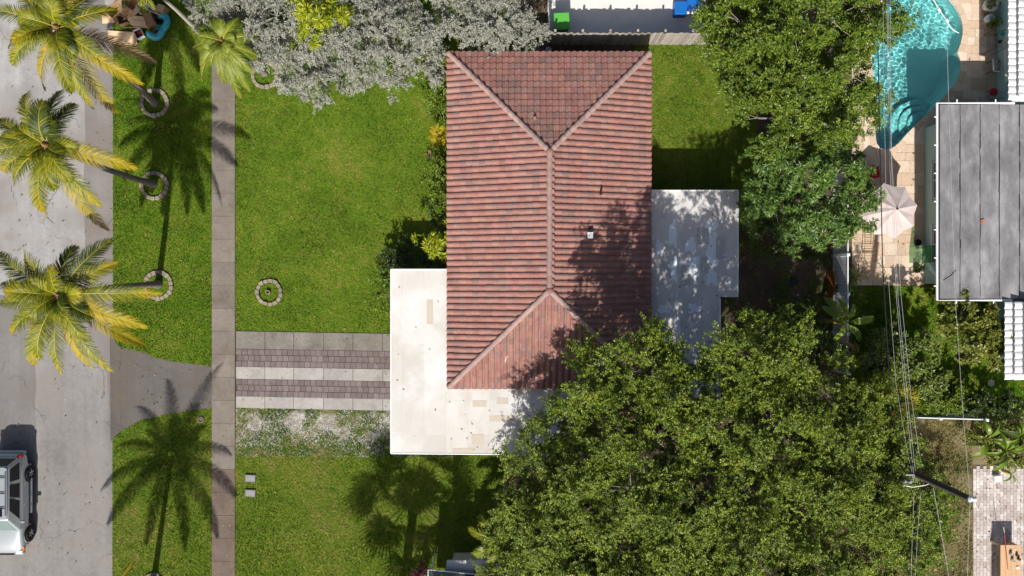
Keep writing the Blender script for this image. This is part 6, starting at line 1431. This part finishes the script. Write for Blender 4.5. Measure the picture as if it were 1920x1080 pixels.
wire([(1819, 935, 10.75), (1815, 1040, 10.5), (1812, 1150, 10.4)], .006, 'wgrey', 'thin high wire leaving the pole top downwards')
wire([(1714, 922, 6.6), (1711, 990, 6.5), (1706, 1160, 6.4)], .0068, 'wgrey', 'left pale wire running down from the pole bracket')
wire([(1727, 922, 6.6), (1721, 990, 6.5), (1712, 1160, 6.4)], .0068, 'wgrey', 'right pale wire running down from the pole bracket')
wire([(1750, 915, 7.2), (1765, 1000, 4.5), (1779, 1080, 2.0), (1788, 1130, .2)], .0068, 'wgrey', 'guy wire slanting down to the dry grass')

# ---- patio table with paint cans, lower right
c = G(1886, 1062, .03); t = empty('work_table', P(1892, 1062, 0), 'pale timber work table on the brick patio', 'table'); zt_ = .95
p0, p1 = P(1876, 1022, zt_), P(1915, 1150, zt_)
for k in range(4):
    a, b = p0.x + (p1.x - p0.x) * k / 4, p0.x + (p1.x - p0.x) * (k + 1) / 4; m = MB(); m.box(((a + b) / 2, (p0.y + p1.y) / 2, zt_ - .02), (b - a - .006, p0.y - p1.y, .04)); m.build('plank', M['plank'], t, bevel=.004)
m = MB(); m.box((p0.x + .02, (p0.y + p1.y) / 2, zt_ - .1), (.035, p0.y - p1.y - .1, .12)); m.build('apron', M['card_dk'], t)
for a in (p0.x + .08, p1.x - .08):
    for b in (p0.y - .1, p1.y + .1): m = MB(); m.box((a, b, zt_ / 2 - .03), (.08, .08, zt_ - .06)); m.build('leg', M['plank'], t)
def can(px, py, r, h, mat, top_, lb):
    q = P(px, py, zt_ + h); q.z = zt_; tt = empty('paint_can', q, lb, 'can'); m = MB(); m.lathe(q, [(r, 0), (r, h), (r * .9, h), (r * .88, h - .02)], 18, closed=False); m.build('body', M[mat], tt); m = MB(); m.lathe(q, [(r * .9, h - .02), (0, h - .018)], 18, closed=False); m.build('lid', M[top_], tt)
M['paint_blue'] = plain('pale_blue_lid', (.30, .37, .42), .4, .1); M['brown'] = plain('dark_brown_stain', (.07, .05, .035), .5, .2)
can(1898, 1040, .075, .16, 'steel', 'paint_blue', 'upper pale blue paint can on the work table'); can(1901, 1051, .075, .16, 'steel', 'paint_blue', 'lower pale blue paint can on the work table')
can(1909, 1042, .065, .13, 'black', 'brown', 'upper dark brown can on the work table'); can(1912, 1049, .065, .13, 'black', 'brown', 'lower dark brown can at the table edge')
q = P(1902, 1032, zt_ + .01); m = MB(); pts = [q + Vector((.07 * math.cos(a), .07 * math.sin(a), 0)) for a in np.linspace(0, 6.283, 17)]; m.tube(pts, .012, 6); tag(m.build('tape_roll', M['white'], origin=q), 'white roll of tape above the paint cans', 'tape')
q = P(1908, 1064, zt_); m = MB(); m.lathe(q, [(.06, 0), (.08, .03), (.05, .05), (0, .05)], 12); tag(m.build('rag', M['white'], origin=q), 'crumpled white rag below the paint cans', 'rag')
q0, q1 = P(1883, 998, zt_ + .12), P(1890, 1068, zt_ + .02); t = empty('broom', q1, 'red-handled pole lying across the work table', 'pole'); m = MB(); m.tube([q0, q1], .014, 6); m.build('handle', M['red'], t); m = MB(); m.tube([q0, q0 + (q0 - q1).normalized() * .25], .016, 6); m.build('tip', M['steel'], t)
q = P(1865, 895, 0); m = MB(); m.box(q + Vector((0, 0, .16)), (.34, .3, .3), .1); tag(m.build('planter_box', M['white'], origin=q, bevel=.02), 'small white planter box at the head of the brick patio', 'planter')
# tall box added outside the frame to throw the shadow at the right edge
q = G(1945, 1060); t = empty('shadow_caster', q, 'grey box added out of view right of the brick patio to cast a shadow', 'shadow_caster'); m = MB(); m.box(q + Vector((0, 0, .85)), (.9, 1.6, 1.7)); m.build('body', M['steel'], t, bevel=.02); m = MB(); m.box(q + Vector((-.46, 0, .85)), (.02, 1.5, 1.55)); m.build('door', M['steel'], t)

# ---- kerbside pile of cardboard
def card_box(px, py, z, dims, rz, lb, mat='card', flaps=True, tilt=0.0):
    c = P(px, py, z + dims[2] / 2); t = empty('cardboard_box', (c.x, c.y, z), lb, 'box', 'kerbside cardboard'); rot = Matrix.Rotation(rz, 3, 'Z') @ Matrix.Rotation(tilt, 3, 'X'); W4, D4, H4 = dims; th = .012
    def pc_(nm, cc, dd, mt, r2=None):
        m = MB(); m.box(c + rot @ Vector(cc), dd, rot=rot if r2 is None else rot @ r2); m.build(nm, M[mt], t)
    pc_('bottom', (0, 0, -H4 / 2), (W4, D4, th), mat)
    for s_ in (-1, 1): pc_('side', (s_ * W4 / 2, 0, th), (th, D4, H4), mat); pc_('side', (0, s_ * D4 / 2, th), (W4 - .02, th, H4), mat)
    if flaps:
        for s_ in (-1, 1): pc_('flap', (s_ * (W4 / 2 + D4 * .18), 0, H4 / 2 + .04), (D4 * .42, D4 - .03, th), 'card_lt' if s_ > 0 else mat, Matrix.Rotation(s_ * random.uniform(.1, .5), 3, 'Y'))
    return t
card_box(218, 20, .0, (.75, .5, .4), .75, 'open dark-sided carton at the left of the kerbside pile', 'card')
card_box(250, 8, .25, (.7, .55, .45), -.6, 'open carton at the top of the kerbside pile', 'card')
card_box(233, 37, .0, (.5, .45, .3), .3, 'crushed brown carton in the middle of the kerbside pile', 'card_dk')
c = P(259, 38, .5); t = empty('cardboard_box', (c.x, c.y, 0), 'closed carton with a sunlit top beside the turquoise float', 'box', 'kerbside cardboard'); m = MB(); m.box((c.x, c.y, .25), (.78, .42, .5), -.08); m.build('body', M['card_lt'], t); m = MB(); m.box((c.x + .52, c.y + .1, .3), (.4, .5, .6), .35); m.build('side_carton', M['card_dk'], t); m = MB(); m.box((c.x, c.y, .502), (.76, .05, .006), -.08); m.build('tape', M['card'], t)
c = P(231, 71, .12); t = empty('cardboard_sheet', (c.x, c.y, 0), 'large flattened carton lying at the front of the kerbside pile', 'cardboard', 'kerbside cardboard'); m = MB(); q = [P(202, 57, .1), P(203, 81, .02), P(254, 86, .02), P(249, 60, .16)]; m.add([*q, *[v - Vector((0, 0, .02)) for v in q]], [(0, 1, 2, 3), (7, 6, 5, 4), (0, 4, 5, 1), (1, 5, 6, 2), (2, 6, 7, 3), (3, 7, 4, 0)]); m.build('sheet', M['card_lt'], t); m = MB(); q = [P(249, 60, .17), P(254, 86, .03), P(258, 82, .22), P(252, 61, .3)]; m.add([*q, *[v - Vector((.015, 0, .01)) for v in q]], [(0, 1, 2, 3), (7, 6, 5, 4), (0, 4, 5, 1), (1, 5, 6, 2), (2, 6, 7, 3), (3, 7, 4, 0)]); m.build('flap', M['card'], t)
c = P(205, 36, .08); m = MB(); q = [P(190, 25, .2), P(192, 44, .05), P(213, 43, .05), P(221, 32, .3)]; m.add([*q, *[v - Vector((0, 0, .02)) for v in q]], [(0, 1, 2, 3), (7, 6, 5, 4), (0, 4, 5, 1), (1, 5, 6, 2), (2, 6, 7, 3), (3, 7, 4, 0)]); tag(m.build('cardboard_sheet', M['card_lt'], origin=c), 'flattened carton overhanging the road at the left of the pile', 'cardboard', 'kerbside cardboard')
c = P(285, 15, .4); t = empty('printed_carton', (c.x, c.y, 0), 'blue printed carton on top of the kerbside pile', 'box'); m = MB(); m.box((c.x, c.y, .3), (.48, .26, .5), -.3); m.build('body', M['blue_print'], t); m = MB(); m.box((c.x - .02, c.y + .02, .556), (.2, .12, .012), -.3); m.build('print', plain('pale_print', (.4, .5, .62), .5), t); m = MB(); m.box((c.x - .05, c.y - .02, .564), (.06, .05, .012), -.5); m.build('print', plain('orange_print', (.5, .15, .03), .5), t)
c = P(302, 16, .5); t = empty('cardboard_box', (c.x, c.y, 0), 'upright carton at the right end of the kerbside pile', 'box', 'kerbside cardboard'); m = MB(); m.box((c.x, c.y, .28), (.34, .36, .56), -.35); m.build('body', M['card'], t); m = MB(); m.box((c.x - .2, c.y - .03, .45), (.02, .4, .3), -.35); m.build('flap', M['card_lt'], t)
c = P(292, 45, .15); t = empty('inflatable_float', (c.x, c.y, 0), 'turquoise horseshoe inflatable float thrown on the grass', 'pool float'); pts = []
for a, b in ((297, 33), (304, 29), (311, 32), (314, 39), (312, 47), (307, 54), (303, 62), (298, 68), (291, 70), (283, 66), (276, 60)): pts.append(P(a, b, .2))
sm = []
for i in range(len(pts) - 1):
    p0_, p1_, p2_, p3_ = pts[max(0, i - 1)], pts[i], pts[i + 1], pts[min(len(pts) - 1, i + 2)]
    for k in range(3): u = k / 3; sm.append(.5 * ((2 * p1_) + (p2_ - p0_) * u + (2 * p0_ - 5 * p1_ + 4 * p2_ - p3_) * u * u + (3 * p1_ - p0_ - 3 * p2_ + p3_) * u ** 3))
sm.append(pts[-1]); n = len(sm); m = MB(); m.tube(sm, [.17 * (.5 + .5 * min(1, min(i, n - 1 - i) / 3 + .1)) for i in range(n)], 14); m.build('tube', M['teal_vinyl'], t, smooth=True)
for i in (8, 16, 22): q = sm[i]; m = MB(); m.lathe(q + Vector((0, 0, .15)), [(.035, 0), (.03, .03), (0, .03)], 10); m.build('valve', M['blue_dk'], t)
m = MB(); m.prism([tuple(P(a, b)[:2]) for a, b in ((292, 45), (306, 44), (302, 58), (290, 58))][::-1], .02, .08); m.build('seat_panel', plain('faded_teal_vinyl', (.05, .2, .2), .5), t)
c = P(297, 40, .2); t = empty('bucket', (c.x, c.y, 0), 'black bucket inside the turquoise float', 'bucket'); m = MB(); m.lathe((c.x, c.y, 0), [(.12, 0), (.16, .3), (.165, .31), (.15, .31), (.12, .05), (0, .05)], 18); m.build('body', M['black'], t, smooth=True); m = MB(); m.tube([(c.x + .16 * math.cos(a), c.y + .16 * math.sin(a), .32) for a in np.linspace(.3, 2.9, 9)], .008, 5); m.build('handle', M['steel'], t)
c = P(261, 64, .12); t = empty('plastic_crate', (c.x, c.y, 0), 'white-rimmed crate with a red item beside the flattened carton', 'crate'); m = MB(); rm = Matrix.Rotation(.5, 3, 'Z')
for (a, b, sx_, sy_) in ((-.19, 0, .02, .44), (.19, 0, .02, .44), (0, -.22, .38, .02), (0, .22, .38, .02)): m.box(Vector((c.x, c.y, .13)) + rm @ Vector((a, b, 0)), (sx_, sy_, .24), .5)
m.build('rim', M['white'], t); m = MB(); m.box((c.x, c.y, .05), (.36, .42, .06), .5); m.build('bottom', M['dark'], t); m = MB(); m.box((c.x + .03, c.y + .07, .12), (.14, .12, .08), .2); tag(m.build('rag', M['red'], origin=(c.x, c.y, .08)), 'red cloth inside the white-rimmed crate', 'cloth')
for (p, q, r_, mt, lb) in (((232, 52, .25), (276, 51, .3), .02, 'plank', 'pale wooden slat poking out of the kerbside pile'), ((254, 10, .75), (300, 28, .6), .022, 'card_lt', 'pale wooden strip across the top of the kerbside pile'), ((285, 56, .4), (303, 73, .25), .014, 'red', 'thin dark red stick lying across the turquoise float')):
    a, b = P(*p), P(*q); m = MB(); m.tube([a, b], r_, 5); tag(m.build('stick', M[mt], origin=(a.x, a.y, 0)), lb, 'stick')
for (px, py, z, r_, mt, lb) in ((265, 24, .5, .09, 'white', 'white plastic jug among the kerbside cartons'), (248, 34, .35, .05, 'white', 'crumpled white paper on the closed carton'), (262, 3, .75, .1, 'black', 'dark bag at the top of the kerbside pile')):
    c = P(px, py, z); rs = np.random.RandomState(int(px)); m = MB(); n = 10; prof = [(r_ * .5, -r_ * .8), (r_, -r_ * .3), (r_ * 1.05, r_ * .2), (r_ * .6, r_ * .75), (.01, r_ * .9)]; m.lathe(c, prof, n); m.v = [tuple(Vector(v) + Vector(rs.uniform(-.25, .25, 3) * r_)) for v in m.v]; tag(m.build('litter_item', M[mt], origin=c), lb, 'litter')
c = P(240, 20, .3); t = empty('cardboard_box', (c.x, c.y, .0), 'shaded carton half buried behind the closed carton', 'box', 'kerbside cardboard'); m = MB(); m.box((c.x, c.y, .25), (.6, .5, .5), .5); m.build('body', M['card_dk'], t); m = MB(); m.box((c.x + .3, c.y - .2, .5), (.4, .3, .012), .6); m.build('flap', M['card'], t)
c = P(207, 5, .02); m = MB(); m.prism([tuple(G(a, b)[:2]) for a, b in ((196, -20), (217, -20), (217, 2), (212, 12), (205, 16), (198, 10))][::-1], .0, .05); tag(m.build('concrete_pad', M['drive_light'], origin=c), 'pale rounded concrete pad at the road edge by the top of the frame', 'concrete pad')
